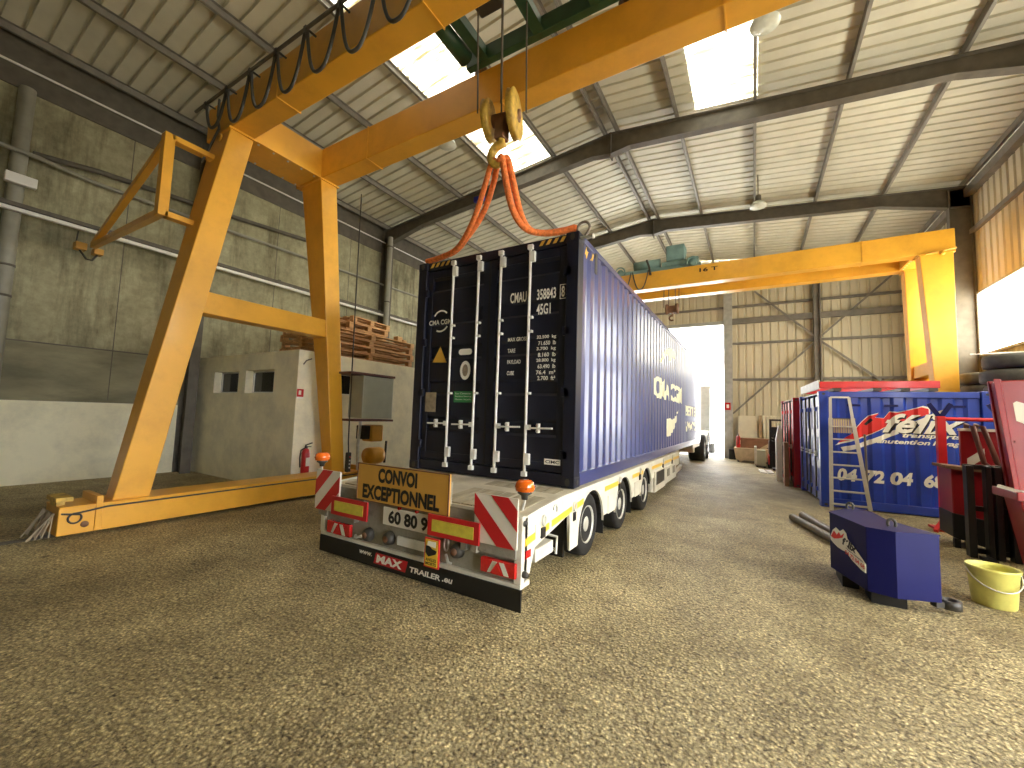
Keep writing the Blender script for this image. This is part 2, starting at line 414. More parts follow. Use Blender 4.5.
# left wall: precast concrete with a white painted dado and panel joints
wl = struct(MB().box(XL-.25, XL, YN, YB, 1.55, 7.4), 'wall_left', 'concrete')
struct(MB().box(XL-.25, XL+.012, YN, YB, 0, 1.55), 'painted_dado', 'white_wall', wl)
struct(MB().box(XL-.1, XL+.003, YN, YB, 1.55, 2.64), 'stained_panel', 'concrete_dark', wl)
struct(MB().box(XL-.1, XL+.03, YN, YB, 7.3, 7.62), 'eave_beam', 'dark_steel', wl)
struct(MB().box(XL-.3, XL+.02, YN, YB, 7.62, 8.35), 'eave_closure', 'dark_steel', wl)
struct(MB().box(XL-.01, XL+.006, YN, YB, 2.635, 2.66), 'panel_joint', 'dark_steel', wl)
for y in (-8.2, -4.2, -1.2, 2.0, 4.4, 7.4, 10.4):
    struct(MB().box(XL-.01, XL+.004, y, y+.015, 1.6, 7.3), 'panel_joint', 'dark_steel', wl)

# right wall: cladding, window band, low wall
SD0, SD1, SDZ = -5.2, 0.6, 4.6      # open side door, right wall
wr = struct(MB().sheet((XR,YN,5.2), (0,1,0), (0,0,1), (1,0,0), YB-YN, 3.1, 0.30, 0.04, 0.62, 0.08), 'wall_right', 'clad')
struct(MB().sheet((XR,YN,3.4), (0,1,0), (0,0,1), (1,0,0), SD0-YN, 1.85, 0.30, 0.04, 0.62, 0.08), 'cladding', 'clad', wr)
struct(MB().sheet((XR,SD0,SDZ), (0,1,0), (0,0,1), (1,0,0), 1.0-SD0, .65, 0.30, 0.04, 0.62, 0.08), 'cladding', 'clad', wr)
struct(MB().box(XR, XR+.05, SD1, 1.0, 3.4, 4.7), 'cladding', 'clad', wr)
struct(MB().sheet((XR,13.6,3.4), (0,1,0), (0,0,1), (1,0,0), YB-13.6, 1.85, 0.30, 0.04, 0.62, 0.08), 'cladding', 'clad', wr)
struct(MB().box(XR, XR+.2, YN, SD0, 0, 3.5).box(XR, XR+.2, SD1, YB, 0, 3.5), 'low_wall', 'concrete', wr)
ds = struct(MB().box(XR-.05, XR+.25, SD0-.15, SD0, 0, SDZ), 'door_2', 'gate_frame')
struct(MB().box(XR-.05, XR+.25, SD1, SD1+.15, 0, SDZ), 'door_post', 'gate_frame', ds)
struct(MB().box(XR-.05, XR+.25, SD0-.15, SD1+.15, SDZ, SDZ+.15), 'lintel', 'gate_frame', ds)
struct(MB().box(XR-.09, XR, YN, YB, 6.82, 6.94), 'girt', 'girt', wr)
struct(MB().box(XR-.16, XR+.02, YN, YB, 7.86, 8.08), 'eave_beam', 'girt', wr)
win = struct(MB().box(XR+.06, XR+.08, 1.0, 13.6, 3.55, 5.15), 'window_1', 'window')
struct(MB().box(XR-.03, XR+.12, 1.0, 13.6, 5.15, 5.21).box(XR-.05, XR+.12, 1.0, 13.6, 3.49, 3.55).box(XR-.03, XR+.12, 13.55, 13.6, 3.5, 5.2).box(XR-.03, XR+.12, .94, 1.0, 3.5, 5.2), 'window_frame', 'gate_frame', win)

# back wall: cladding either side of the open doorway
DX0, DX1, DZ = -1.7, 3.0, 5.95
wb = struct(MB().sheet((DX1,YB,1.85), (1,0,0), (0,0,1), (0,1,0), XR-DX1, 7.45, 0.30, 0.045, 0.62, 0.08), 'wall_back', 'clad')
struct(MB().sheet((DX0,YB,DZ), (1,0,0), (0,0,1), (0,1,0), DX1-DX0, 3.35, 0.30, 0.045, 0.62, 0.08), 'cladding', 'clad', wb)
struct(MB().sheet((XL,YB,0), (1,0,0), (0,0,1), (0,1,0), DX0-XL, 9.2, 0.30, 0.045, 0.62, 0.08), 'cladding', 'clad', wb)
struct(MB().box(DX1+.3, XR, YB-.06, YB+.15, 0, 1.87), 'low_wall', 'lowwall', wb)
for z, h in ((6.72,.09), (5.05,.09), (3.45,.09)):
    struct(MB().box(DX1+.33, XR, YB-.12, YB-.01, z-h/2, z+h/2), 'girt', 'girt', wb)
struct(MB().box(DX1, XR, YB-.2, YB-.01, 5.93, 6.16), 'girt', 'girt', wb)
struct(MB().box(DX0-.4, DX1, YB-.12, YB-.01, 6.68, 6.76), 'girt', 'girt', wb)
struct(MB().box(6.27, 6.31, YB-.3, YB-.02, 0, 8.3).box(6.47, 6.51, YB-.3, YB-.02, 0, 8.3).box(6.31, 6.47, YB-.18, YB-.16, 0, 8.3), 'column', 'girt', wb)
for a, b in (((3.35,1.95),(6.38,5.02)), ((6.42,5.08),(8.7,7.35)), ((4.2,7.3),(6.36,5.1)), ((6.44,5.0),(9.1,2.6))):
    struct(MB().bar((a[0],YB-.22,a[1]), (b[0],YB-.22,b[1]), .05, .07), 'brace', 'girt', wb)
dr = struct(MB().box(DX1, DX1+.34, YB-.25, YB+.05, 0, 7.3), 'door_1', 'gate_frame', bev=.01)
struct(MB().box(DX0-.2, DX0, YB-.25, YB+.05, 0, 7.3), 'door_post', 'gate_frame', dr)
struct(MB().box(DX0, DX1, YB-.2, YB+.05, DZ-.02, DZ+.14), 'lintel', 'gate_frame', dr)
struct(MB().sheet((XL,YN,0), (1,0,0), (0,0,1), (0,-1,0), XR-XL, 9.2, 0.30, 0.045, 0.62, 0.08), 'wall_near', 'concrete')

# roof sheets, split round the daylit strips
FR = (-10.2, -4.9, 0.4, 5.8, 11.1)           # portal frames
ceil = None
def roof_strip(x0, x1, y0, y1, mb):
    y0 = YN + round((y0-YN)/.29)*.29; y1 = YN + round((y1-YN)/.29)*.29      # joints fall on the rib pitch
    o = Vector((x0,y0,roof_z(x0))); e = Vector((x1,y0,roof_z(x1)))-o
    n = Vector((-e.z,0,e.x)).normalized()
    mb.sheet(o, (0,1,0), e, n, y1-y0, e.length, 0.29, 0.06, 0.76, 0.035)
mb = MB()
for (a, b, hs) in ((XL-.4, RX, [(-2.30,-0.78)]), (RX, XR+.4, [(3.0,4.27)])):
    h0, h1 = hs[0]
    roof_strip(a, h0, YN, YB, mb); roof_strip(h1, b, YN, YB, mb)
    roof_strip(h0, h1, 5.8, YB, mb); roof_strip(h0, h1, YN, .4 if a > 0 else -2.0, mb)
ceil = struct(mb, 'ceiling', 'roof')
k = 2
for (x0, x1, y0, y1) in ((-2.30,-0.78,-2.0,5.8), (3.0,4.27,.4,5.8)):
    mb = MB(); roof_strip(x0, x1, y0, y1, mb)
    struct(mb, 'window_%d' % k, 'skylight' if x0 < 0 else 'skylight_clear'); k += 1
struct(MB().box(RX-.35, RX+.35, YN, YB, roof_z(RX)+.07, roof_z(RX)+.09), 'ridge_cap', 'roof', ceil)
def purlin(x):
    z = raf_top(x); mb = MB()
    mb.box(x-.03, x-.024, YN, YB, z, z+.16).box(x-.03, x+.03, YN, YB, z, z+.006).box(x-.03, x+.03, YN, YB, z+.154, z+.16)
    struct(mb, 'purlin', 'purlin', ceil)
for i in range(1, 6): purlin(RX+1.625*i)
for i in range(1, 6): purlin(RX-1.65*i)
purlin(RX+.16); purlin(RX-.16)
def ibeam_poly(pts_top, pts_bot, y, wfl=.2):
    mb = MB(); n = len(pts_top)
    for i in range(n-1):
        (xa,za),(xb,zb) = pts_top[i], pts_top[i+1]; (xc,zc),(xd,zd) = pts_bot[i], pts_bot[i+1]
        mb.hexa([(xa,y-.01,zc),(xb,y-.01,zd),(xb,y+.01,zd),(xa,y+.01,zc),(xa,y-.01,za),(xb,y-.01,zb),(xb,y+.01,zb),(xa,y+.01,za)])
        h = wfl/2
        mb.hexa([(xa,y-h,za-.02),(xb,y-h,zb-.02),(xb,y+h,zb-.02),(xa,y+h,za-.02),(xa,y-h,za),(xb,y-h,zb),(xb,y+h,zb),(xa,y+h,za)])
        mb.hexa([(xa,y-h,zc),(xb,y-h,zd),(xb,y+h,zd),(xa,y+h,zc),(xa,y-h,zc+.02),(xb,y-h,zd+.02),(xb,y+h,zd+.02),(xa,y+h,zc+.02)])
    return mb
for fi, y in enumerate(FR):
    pf = bpy.data.objects.new('trim_%d' % (fi+1), None); COL.objects.link(pf); pf['kind'] = 'structure'; OFF[pf.name] = Vector((0,0,0))
    xs = [XL+.05, XL+.4, -5.6, RX-.5, RX, RX+.5, 7.35, XR-.45, XR-.05]
    bots = [7.55, 7.62, raf_bot(-5.6), raf_bot(RX-.5), raf_bot(RX)-.12, raf_bot(RX+.5), raf_bot(7.35), 7.6, 7.55]
    struct(ibeam_poly([(x,raf_top(x)) for x in xs], list(zip(xs,bots)), y), 'rafter', 'dark_steel', pf)
    struct(MB().box(RX-.015, RX+.015, y-.11, y+.11, raf_bot(RX)-.2, raf_top(RX)), 'ridge_plate', 'dark_steel', pf)
    struct(MB().box(XR-.48, XR-.45, y-.1, y+.1, 0, 8.1).box(XR-.05, XR-.02, y-.1, y+.1, 0, 8.1).box(XR-.45, XR-.05, y-.01, y+.01, 0, 8.1), 'column', 'dark_steel', pf)
    yc = y if y != .4 else .12
    struct(MB().box(XL+.02, XL+.05, yc-.1, yc+.1, 0, 8.1).box(XL+.4, XL+.43, yc-.1, yc+.1, 0, 7.8).box(XL+.05, XL+.4, yc-.01, yc+.01, 0, 7.8), 'column', 'dark_steel', pf)

# services along the left wall
single(MB().tube([(XL+.1,YN+.3,7.68),(XL+.1,YB-.3,7.68)], .022, 8), 'eave_daylight', 'white_plastic', 'thin white line of daylight under the left eave, drawn as a rod', 'eave_daylight')  # gap of daylight at the eave, modelled as a white rod
mb = MB().tube([(XL+.16,-2.6,6.12),(XL+.1,-1.7,6.28),(XL+.1,.5,6.42),(XL+.1,2.9,6.62),(XL+.1,3.2,6.62)], .055, 8)
single(mb, 'pipe', 'dark_steel', 'dark pipe sloping along the upper concrete wall, ending in mid wall', 'pipe')
mb = MB().tube([(XL+.32,YN+1,6.0),(XL+.32,-2.55,6.02),(XL+.1,-1.8,6.02),(XL+.1,0,6.03),(XL+.1,7.5,6.15),(XL+.1,YB-1,6.2)], .04, 8)
single(mb, 'pipe', 'grey_pipe', 'long grey pipe along the concrete wall above the white rail', 'pipe')
t = thing('conductor_rail', 'white conductor rail with dark carrier running along the concrete wall', 'rail', (XL+.15,0,4.9))
MB().box(XL+.285, XL+.36, YN+1, YB-.5, 5.00, 5.07).build('carrier', 'dark_steel', t)
MB().box(XL+.29, XL+.37, YN+1, YB-.5, 4.91, 4.98).build('rail', 'white_plastic', t, bev=.01)
for y in (-7, -3.6, 2, 6.9, 10):
    MB().box(XL+.01, XL+.286, y-.03, y+.03, 5.0, 5.12).build('bracket', 'dark_steel', t)
t = thing('drainpipe', 'grey drainpipe on the left wall behind the white lamp box', 'drainpipe', (XL+.15,-2.76,0))
MB().tube([(XL+.16,-2.76,0),(XL+.16,-2.76,7.28)], .11, 14).build('pipe', 'grey_pipe', t)
for z in (1.2, 3.4, 3.95): MB().lathe([(.111,-.02),(.12,-.02),(.12,.02),(.111,.02)], (XL+.16,-2.76,z)).build('clamp', 'dark_steel', t)
t = thing('drainpipe', 'grey drainpipe high on the left wall by the portal column, left of the navy container', 'drainpipe', (XL+.53,5.62,2.71))
MB().tube([(XL+.53,5.62,2.71),(XL+.53,5.62,7.75)], .09, 14).build('pipe', 'grey_pipe', t)
for z in (3.4, 5.4, 7.4): MB().lathe([(.09,-.02),(.1,-.02),(.1,.02),(.09,.02)], (XL+.53,5.62,z)).build('clamp', 'dark_steel', t)
t = thing('emergency_light', 'white rectangular emergency light box on the left drainpipe', 'light', (XL+.33,-2.72,5.4))
MB().box(XL+.28, XL+.40, -2.92, -2.54, 5.40, 5.58).build('housing', 'white_plastic', t, bev=.012)
MB().box(XL+.272, XL+.28, -2.78, -2.68, 5.44, 5.54).build('bracket', 'dark_steel', t)
single(MB().box(XL+.02, XL+.12, -.62, -.5, 0, .95), 'post', 'dark_steel', 'short dark post standing against the white dado beside the column', 'post')

# ceiling lamps
def high_bay(x, y, z0, label):
    t = thing('high_bay_lamp', label, 'lamp', (x,y,z0), 0, 'high bay lamps hung under the roof')
    MB().tube([(x,y,z0+.28),(x,y,raf_top(x)+.165)], .012, 6).build('suspension', 'dark_steel', t)
    MB().lathe([(.0,.3),(.07,.3),(.08,.28),(.08,.14),(.06,.12)], (x,y,z0)).build('ballast_housing', 'dark_steel', t)
    sh = MB().lathe([(.07,.13),(.12,.11),(.19,.04),(.22,-.04),(.215,-.04),(.185,.03),(.11,.1),(.06,.12)], (x,y,z0)).build('reflector', 'reflector', t)
    MB().lathe([(.0,-.09),(.1,-.08),(.18,-.06),(.215,-.04)], (x,y,z0)).build('glass', 'reflector', sh)
high_bay(-2.1, 2.85, 7.97, 'high bay lamp hanging left of the orange hoist slings')
high_bay(4.35, 3.1, 8.1, 'high bay lamp at the right edge of the bright roof light')
high_bay(4.3, 9.2, 7.9, 'high bay lamp hanging over the rear yellow crane')

# ================================================================ GANTRY CRANES
def gantry(label, yf, gap, lean0, lean1):
    """yf: outer (near) face of the near girder; gap: near face to near face of the girders"""
    W, ZB, ZT = .33, 5.76, 6.31
    yb = yf + gap
    yc = (yf+yb+W)/2
    t = thing('gantry_crane', label, 'crane', (2.5,yc,0), 0, 'yellow gantry cranes')
    for sx in (0, 1):
        xa, xb = ((-3.18,-2.6),(7.62,8.2))[sx]
        y0, y1 = yf-lean0-.82, yb+W+lean1+.74
        mb = MB().box(xa+.08, xb, y0, y1, .05, .37).box(xa+.06, xb+.012, y0, y1, .345, .372)
        ec = mb.build('end_carriage', 'yellow', t, bev=.008)
        for s, ye in ((1,y0),(-1,y1)):
            MB().box(xa+.06, xb+.02, ye+s*.30, ye+s*.36, .0+.06, .46).build('stop_plate', 'yellow', ec, bev=.006)
            MB().box(xa+.15, xb-.05, ye-s*.02, ye+s*.12, .42, .47).box(xa+.2, xb-.12, ye, ye+s*.07, .36, .43).build('top_stop', 'hook', ec, bev=.004)
            MB().lathe([(.0,-.01),(.035,-.01),(.035,.01),(.0,.01)], (xb+.005,ye+s*.22,.15), (1,0,0), 14).build('axle_cap', 'rust', ec)
            MB().lathe([(.13,-.05),(.15,-.05),(.15,-.03),(.125,-.03),(.125,.03),(.15,.03),(.15,.05),(.13,.05)], ((xa+xb)/2,ye+s*.22,.152), (1,0,0), 20).build('wheel', 'rust', ec)
            mbr = MB()
            for k in range(26):
                xx = xa+.12+.018*k
                mbr.bar((xx,ye-s*.03,.31), (xx+random.uniform(-.05,.05),ye-s*random.uniform(.04,.22),random.uniform(.02,.06)), .012, .010)
            mbr.build('track_brush', 'tan', ec)
        MB().tube([(xb+.022,y0+.4,.325),(xb+.022,yc,.33),(xb+.022,y1-.4,.325)], .011, 6).build('edge_cable', 'cable', ec)
        MB().tube([(xb+.02,y0+.40,.325),(xb+.02,y0+.26,.305)]+[(xb+.02,y0+.13+.055*math.cos(R(a)),.235+.055*math.sin(R(a))) for a in range(80,420,20)]+[(xb+.02,y0+.10,.285),(xb+.02,y0+.02,.30)], .011, 6).build('cable_loop', 'cable', ec)
        for s in (0, 1):       # near and far leg
            if s == 0: b0, b1, t0, t1 = yf-lean0-.36*(lean0 > 0), yf-lean0+.36*(lean0 == 0), yf, yf+W
            else: b0, b1, t0, t1 = yb+lean1+.06, yb+W+lean1, yb, yb+W
            ba, bb = ((-2.92,-2.66),(7.90,8.19))[sx]
            mb = MB().hexa([(ba,b0,.37),(bb,b0,.37),(bb,b1,.37),(ba,b1,.37),(xa,t0,ZB-.02),(xb,t0,ZB-.02),(xb,t1,ZB-.02),(xa,t1,ZB-.02)])
            mb.build('leg', 'yellow', t, bev=.012)
            MB().box(xa-.03, xb+.03, t0-.03, t1+.03, ZB-.025, ZB).build('flange', 'yellow', t)
        ft = lambda z: (z-.37)/(ZB-.39)
        za, zb = 2.89, 3.21
        n1 = lambda z: (b_in0)+(yf+W-b_in0)*ft(z)-.04; f0 = lambda z: b_in1+(yb-b_in1)*ft(z)+.04
        b_in0 = yf-lean0+.36*(lean0 == 0); b_in1 = yb+lean1+.06
        xs0, xs1 = (-2.93, -2.645) if sx == 0 else (7.82, 8.1)
        MB().hexa([(xs0,n1(za),za),(xs1,n1(za),za),(xs1,f0(za),za),(xs0,f0(za),za),(xs0,n1(zb),zb),(xs1,n1(zb),zb),(xs1,f0(zb),zb),(xs0,f0(zb),zb)]).build('cross_brace', 'yellow', t, bev=.01)
        mb = MB().box(xa-.1, xb, yf+W+.002, yb-.002, ZB, ZT-.02)
        tb = mb.build('cross_beam', 'yellow', t, bev=.006)
        for k in range(5):
            for xx in (xa-.05, xb-.06):
                MB().lathe([(.0,-.012),(.016,-.012),(.016,0)], (xx, yf+W+.1+(gap-W-.2)*k/4, ZB), n=8).build('bolt', 'galv', tb)
    for y in (yf, yb):
        g = MB().box(-3.38, 8.24, y, y+W, ZB, ZT).build('girder', 'yellow', t, bev=.012)
        for xx in (-1.38, 1.26, 3.91, 6.55):
            MB().box(xx-.008, xx+.008, y-.012, y+W+.012, ZB-.012, ZT+.004).build('stiffener', 'yellow', g)
        MB().box(-3.2, 8.0, y+W/2-.02, y+W/2+.02, ZT, ZT+.035).build('trolley_rail', 'rust', g)
    return t
craneA = gantry('large yellow gantry crane in the foreground straddling the trailer with orange slings', -1.43, 1.49, .52, .60)
craneB = gantry('yellow gantry crane at the rear of the hall behind the blue container', 9.0, 1.17, .0, .75)

# festoon cable on the near girder
t = craneA
fr = MB().tube([(-3.5,-1.56,6.24),(6.5,-1.56,6.24)], .022, 8).build('festoon_rail', 'dark_steel', t)
for k in range(16):
    x = -3.15 + .645*k
    MB().box(x-.012, x+.012, -1.56, -1.43, 6.235, 6.25).box(x-.025, x+.025, -1.585, -1.535, 6.16, 6.26).build('hanger', 'cable', fr)
for k in range(15):
    x0 = -3.15 + .645*k; dz = (.42,.55,.58,.62,.62,.66,.62)[k % 7]
    mb = MB()
    mb.tube([(x0+.03+(.585)*i/20, -1.56, 6.17-dz*(1-abs((i-10)/10.0)**2.6)) for i in range(21)], .021, 8)
    mb.build('cable_loop', 'cable', fr)
# current collector bracket reaching to the rail on the wall
cb = MB().box(-3.0, -2.86, -2.02, -1.48, 5.28, 5.36).box(-3.0, -2.86, -2.02, -1.62, 4.17, 4.25).box(-3.0, -2.86, -2.1, -1.98, 4.17, 5.36).build('collector_bracket', 'yellow', t, bev=.006)
MB().bar((-2.95,-2.04,5.28), (-7.1,-1.74,4.66), .09, .09).build('stay', 'yellow', cb)
MB().bar((-2.95,-2.04,4.22), (-7.1,-1.74,4.64), .09, .09).build('stay', 'yellow', cb)
MB().box(-7.3, -7.1, -1.98, -1.82, 4.52, 4.66).box(-7.3, -7.1, -1.72, -1.58, 4.50, 4.62).build('collector_shoe', 'convoi', cb, bev=.01)
MB().tube([(-7.25,-1.95,4.66),(-7.28,-1.93,4.9)], .012, 6).tube([(-7.25,-1.65,4.62),(-7.28,-1.66,4.9)], .012, 6).tube([(-7.2,-1.9,4.52),(-7.1,-1.82,4.35),(-7.1,-1.74,4.35),(-7.2,-1.65,4.5)], .018, 6).build('collector_arm', 'cable', cb)
# lifting lug and wiring on the near leg head
MB().lathe([(.03,-.01),(.06,-.01),(.06,.01),(.03,.01)], (-2.75,-1.5,5.6), (0,1,0), 14).build('lug', 'yellow', t)
MB().tube([(-2.95,-1.47,6.3),(-2.9,-1.49,6.0),(-2.8,-1.5,5.75),(-2.95,-1.62,5.2)], .018, 6).build('wiring', 'cable', t)
# cabinet and drive on the far leg
c = MB().box(-2.7, -2.3, 1.02, 1.78, 1.42, 2.24).build('control_cabinet', 'cabinet', t, bev=.01)
MB().box(-2.85, -2.28, .72, 1.8, 2.25, 2.29).build('upper_bracket', 'cabinet_dark', c)
MB().box(-2.85, -2.28, .86, 1.8, 1.36, 1.40).build('lower_bracket', 'cabinet_dark', c)
MB().box(-2.302, -2.296, 1.06, 1.74, 1.47, 2.19).build('door', 'cabinet', c)
c = MB().box(-2.75, -2.45, 1.42, 1.72, .95, 1.28).build('travel_motor', 'yellow', t, bev=.03)
MB().box(-2.75, -2.5, 1.28, 1.42, 1.0, 1.27).build('terminal_box', 'cable', c, bev=.01)
c = MB().lathe([(.0,-.18),(.16,-.17),(.17,-.1),(.17,.1),(.16,.17),(.0,.18)], (-2.55,1.58,.66), (0,1,0), 18).build('gearbox', 'yellow', t)
MB().tube([(-2.6,1.25,1.36),(-2.6,1.22,.9),(-2.6,1.25,.4)], .03, 8).build('cable_conduit', 'galv', t)
MB().bar((-2.5,1.83,.5), (-2.5,1.85,.95), .03, .03).build('lever', 'cable', t)
# pendant control hanging from the far girder
t = thing('pendant_control', 'black pendant push-button control hanging by a cable beside the far yellow leg', 'control', (-2.4,.82,.42))
MB().tube([(-2.4,.79,5.76),(-2.4,.81,3.5),(-2.4,.84,1.0),(-2.4,.86,.78)], .012, 6).build('cable', 'cable', t)
MB().box(-2.44, -2.36, .82, .90, .42, .78).build('housing', 'cable', t, bev=.015)
for k in range(4): MB().lathe([(.014,0),(.014,.012),(0,.014)], (-2.36,.86,.5+.065*k), (1,0,0), 8).build('button', 'red_ext' if k == 3 else 'galv', t)

# crab trolley of the near crane
t = thing('crab_trolley', 'dark green hoist trolley riding on the near crane girders', 'trolley', (1.7,-.52,6.35))
for y in (-1.06, .02):
    MB().box(.72, 3.05, y-.05, y+.05, 6.36, 6.58).build('side_beam', 'green', t, bev=.008)
    for x in (.82, 2.9):
        yy = y+.20 if y > -.5 else y-.20
        MB().lathe([(.0,-.05),(.1,-.05),(.1,.05),(.0,.05)], (x,yy,6.45), (0,1,0), 18).build('wheel', 'rust', t)
        MB().bar((x,y,6.45),(x,yy,6.45),.05,.05).build('axle', 'rust', t)
for x in (1.02, 1.85, 2.6):
    MB().box(x-.035, x+.035, -1.01, -.03, 6.38, 6.56).box(x-.07, x+.07, -1.01, -.03, 6.37, 6.385).build('cross_member', 'green', t)
MB().lathe([(.0,-.52),(.24,-.52),(.24,-.48),(.20,-.48),(.20,.48),(.24,.48),(.24,.52),(.0,.52)], (1.62,-.62,7.02), (1,0,0), 24).build('rope_drum', 'rust', t)
MB().lathe([(.0,-.2),(.12,-.2),(.14,-.15),(.14,.2),(.12,.26),(.0,.26)], (.84,-.80,6.68), (0,1,0), 18).build('hoist_motor', 'green', t)
MB().lathe([(.0,-.3),(.1,-.3),(.11,.3),(.0,.3)], (.78,-.42,6.42), (0,1,0), 16).build('travel_motor', 'green', t)
MB().box(2.35, 2.85, -.85, -.3, 6.56, 7.0).build('gearbox', 'green', t, bev=.02)
MB().box(1.28, 1.62, -.72, -.46, 6.42, 6.52).build('guide_pulley', 'cable', t, bev=.03)
for (xa, ya, xb, yb) in ((1.36,-.66,1.40,-.62), (1.55,-.40,1.56,-.36), (1.68,-.62,1.72,-.62), (1.90,-.44,1.90,-.36)):
    MB().tube([(xa,ya,6.7),(xb,yb,5.06)], .011, 6).build('rope', 'rope', t)
# hook block
t = thing('hook_block', 'worn yellow two-sheave hook block hanging on wire ropes', 'hook', (1.66,-.5,4.9))
ax = Vector((.97,.24,.0)).normalized()
for (x, y, q) in ((1.50,-.52,.86), (1.81,-.47,1.0)):
    MB().lathe([(.0,-.05),(.2*q,-.045),(.265*q,-.03),(.25*q,0),(.265*q,.03),(.2*q,.045),(.0,.05)], (x,y,4.99), ax, 28).build('sheave_guard', 'hook', t)
    MB().lathe([(.0,-.07),(.05,-.07),(.05,.07),(.0,.07)], (x,y,4.99), ax, 12).build('axle_cap', 'rust', t)
MB().tube([(1.46,-.53,4.97),(1.86,-.46,4.97)], .07, 12).box(1.6, 1.72, -.56, -.42, 4.72, 5.0).build('yoke', 'rust', t, bev=.01)
hk = [(1.655,-.5,4.78),(1.655,-.5,4.66)] + [(1.64+.12*math.cos(R(a)), -.5+.02*math.sin(R(a)), 4.54+.12*math.sin(R(a))) for a in range(80, 345, 20)]
hk = [(1.66,-.5,4.80),(1.66,-.5,4.70)] + [(1.645+.115*math.cos(R(a)), -.5, 4.55+.115*math.sin(R(a))) for a in range(70, 330, 20)]
MB().tube(hk, [.04,.045]+[.05]*(len(hk)-5)+[.04,.03,.015], 12).build('hook', 'hook', t)

# slings and shackle
def sling(pts, r, label, tag=None):
    P = [Vector(p) for p in pts]; out = []
    for i in range(len(P)-1):
        p0 = P[max(i-1,0)]; p1 = P[i]; p2 = P[i+1]; p3 = P[min(i+2,len(P)-1)]
        for k in range(6):
            s = k/6; out.append(.5*((2*p1)+(p2-p0)*s+(2*p0-5*p1+4*p2-p3)*s*s+(3*p1-p0-3*p2+p3)*s**3))
    out.append(P[-1])
    t = thing('lifting_sling', label, 'sling', tuple(P[-1]))
    n = len(out)
    for sgn in (-1, 1):
        sp = [p + Vector((.5,.8,.1)).normalized()*sgn*(.012+.05*math.sin(PI*min(1,i/n*1.6))**1.0*(.5 if sgn < 0 else 1)) for i, p in enumerate(out)]
        MB().tube(sp, r, 10).build('strand', 'orange_sling', t)
    if tag:
        MB().box(tag[0]-.07, tag[0]+.07, tag[1]-.02, tag[1]+.02, tag[2]-.03, tag[2]+.03).build('identity_tag', 'blue_tag', t)
sling([(1.63,-.5,4.45),(1.56,-.47,4.50),(1.44,-.41,4.29),(1.27,-.32,4.06),(1.06,-.23,3.88),(.76,-.10,3.745),(.43,-.0,3.735),(.10,.06,3.745)], .034, 'orange roundsling running from the hook to the left top corner of the navy container', (1.26,-.33,4.2))
sling([(1.66,-.5,4.44),(1.70,-.49,4.50),(1.73,-.42,4.26),(1.77,-.35,3.99),(1.81,-.25,3.83),(1.88,-.14,3.75),(2.02,-.03,3.735),(2.22,.02,3.74),(2.38,.05,3.76)], .038, 'orange roundsling running from the hook to the right top corner of the navy container')
t = thing('shackle', 'steel bow shackle at the right top corner of the navy container', 'shackle', (2.45,.08,3.7))
MB().tube([(2.40,.05,3.70)] + [(2.47+.075*math.cos(R(a)), .05, 3.735+.075*math.sin(R(a))) for a in range(180,-60,-20)] + [(2.49,.05,3.64)], .016, 8).build('bow', 'pipe', t)
MB().tube([(2.44,.05,3.63),(2.58,.05,3.62)], .018, 8).lathe([(.0,0),(.03,0),(.03,.025),(.0,.025)], (2.57,.05,3.62), (1,0,0), 8).build('pin', 'galv', t)

# rear crane trolley and hook
t = thing('crab_trolley', 'grey-teal hoist trolley on the rear yellow crane', 'trolley', (1.5,9.75,6.35))
for y in (9.40, 10.05):
    MB().box(.1, 2.75, y-.07, y+.07, 6.38, 6.54).build('side_beam', 'teal', t, bev=.01)
    for x in (.3, 2.55):
        yy = 9.165 if y < 9.7 else 10.335
        MB().lathe([(.0,-.05),(.11,-.05),(.11,.05),(.0,.05)], (x,yy,6.46), (0,1,0), 18).build('wheel', 'teal', t)
        MB().bar((x,y,6.46),(x,yy,6.46),.05,.05).build('axle', 'teal', t)
        MB().tube([(x+.16*math.cos(R(a)),yy-.08,6.47+.16*math.sin(R(a))) for a in range(-20,201,20)], .022, 6).build('wheel_guard', 'teal', t)
for x in (.3, 1.4, 2.5): MB().box(x-.06, x+.06, 9.46, 9.98, 6.40, 6.52).build('cross_member', 'teal', t)
MB().box(1.75, 2.30, 9.2, 9.70, 6.66, 7.16).build('hoist_housing', 'teal', t, bev=.03)
MB().box(1.6, 2.35, 9.3, 9.7, 6.52, 6.67).build('housing_foot', 'teal', t)
MB().lathe([(.0,-.42),(.16,-.42),(.16,.42),(.0,.42)], (1.1,9.5,6.72), (1,0,0), 20).build('rope_drum', 'teal', t)
MB().lathe([(.0,-.14),(.10,-.14),(.10,.18),(.0,.18)], (2.5,9.45,6.66), (1,0,0), 16).build('hoist_motor', 'teal', t)
for (x, y) in ((1.62,9.6),(1.74,9.76),(1.97,9.6),(2.06,9.76)): MB().tube([(x,y,6.75),(x,y,5.25)], .012, 6).build('rope', 'rope', t)
for k in range(3):
    x0 = -.35+.55*k
    MB().tube([(x0+.5*i/12, 8.96, 6.36-.60*(1-abs((i-6)/6)**2.4)) for i in range(13)], .018, 6).build('cable_loop', 'cable', t)
MB().tube([(1.2,8.96,6.7),(1.28,8.95,6.45),(1.32,8.96,6.2)], .035, 6).build('cable_tail', 'cable', t)
t = thing('hook_block', 'small rust-red hook block of the rear crane above the container roof', 'hook', (1.86,9.68,4.7))
for x in (1.70, 2.02): MB().lathe([(.0,-.03),(.17,-.03),(.17,.03),(.0,.03)], (x,9.68,5.20), (1,0,0), 20).build('sheave_guard', 'rust', t)
MB().box(1.73, 1.99, 9.62, 9.74, 5.06, 5.30).build('yoke', 'rust', t)
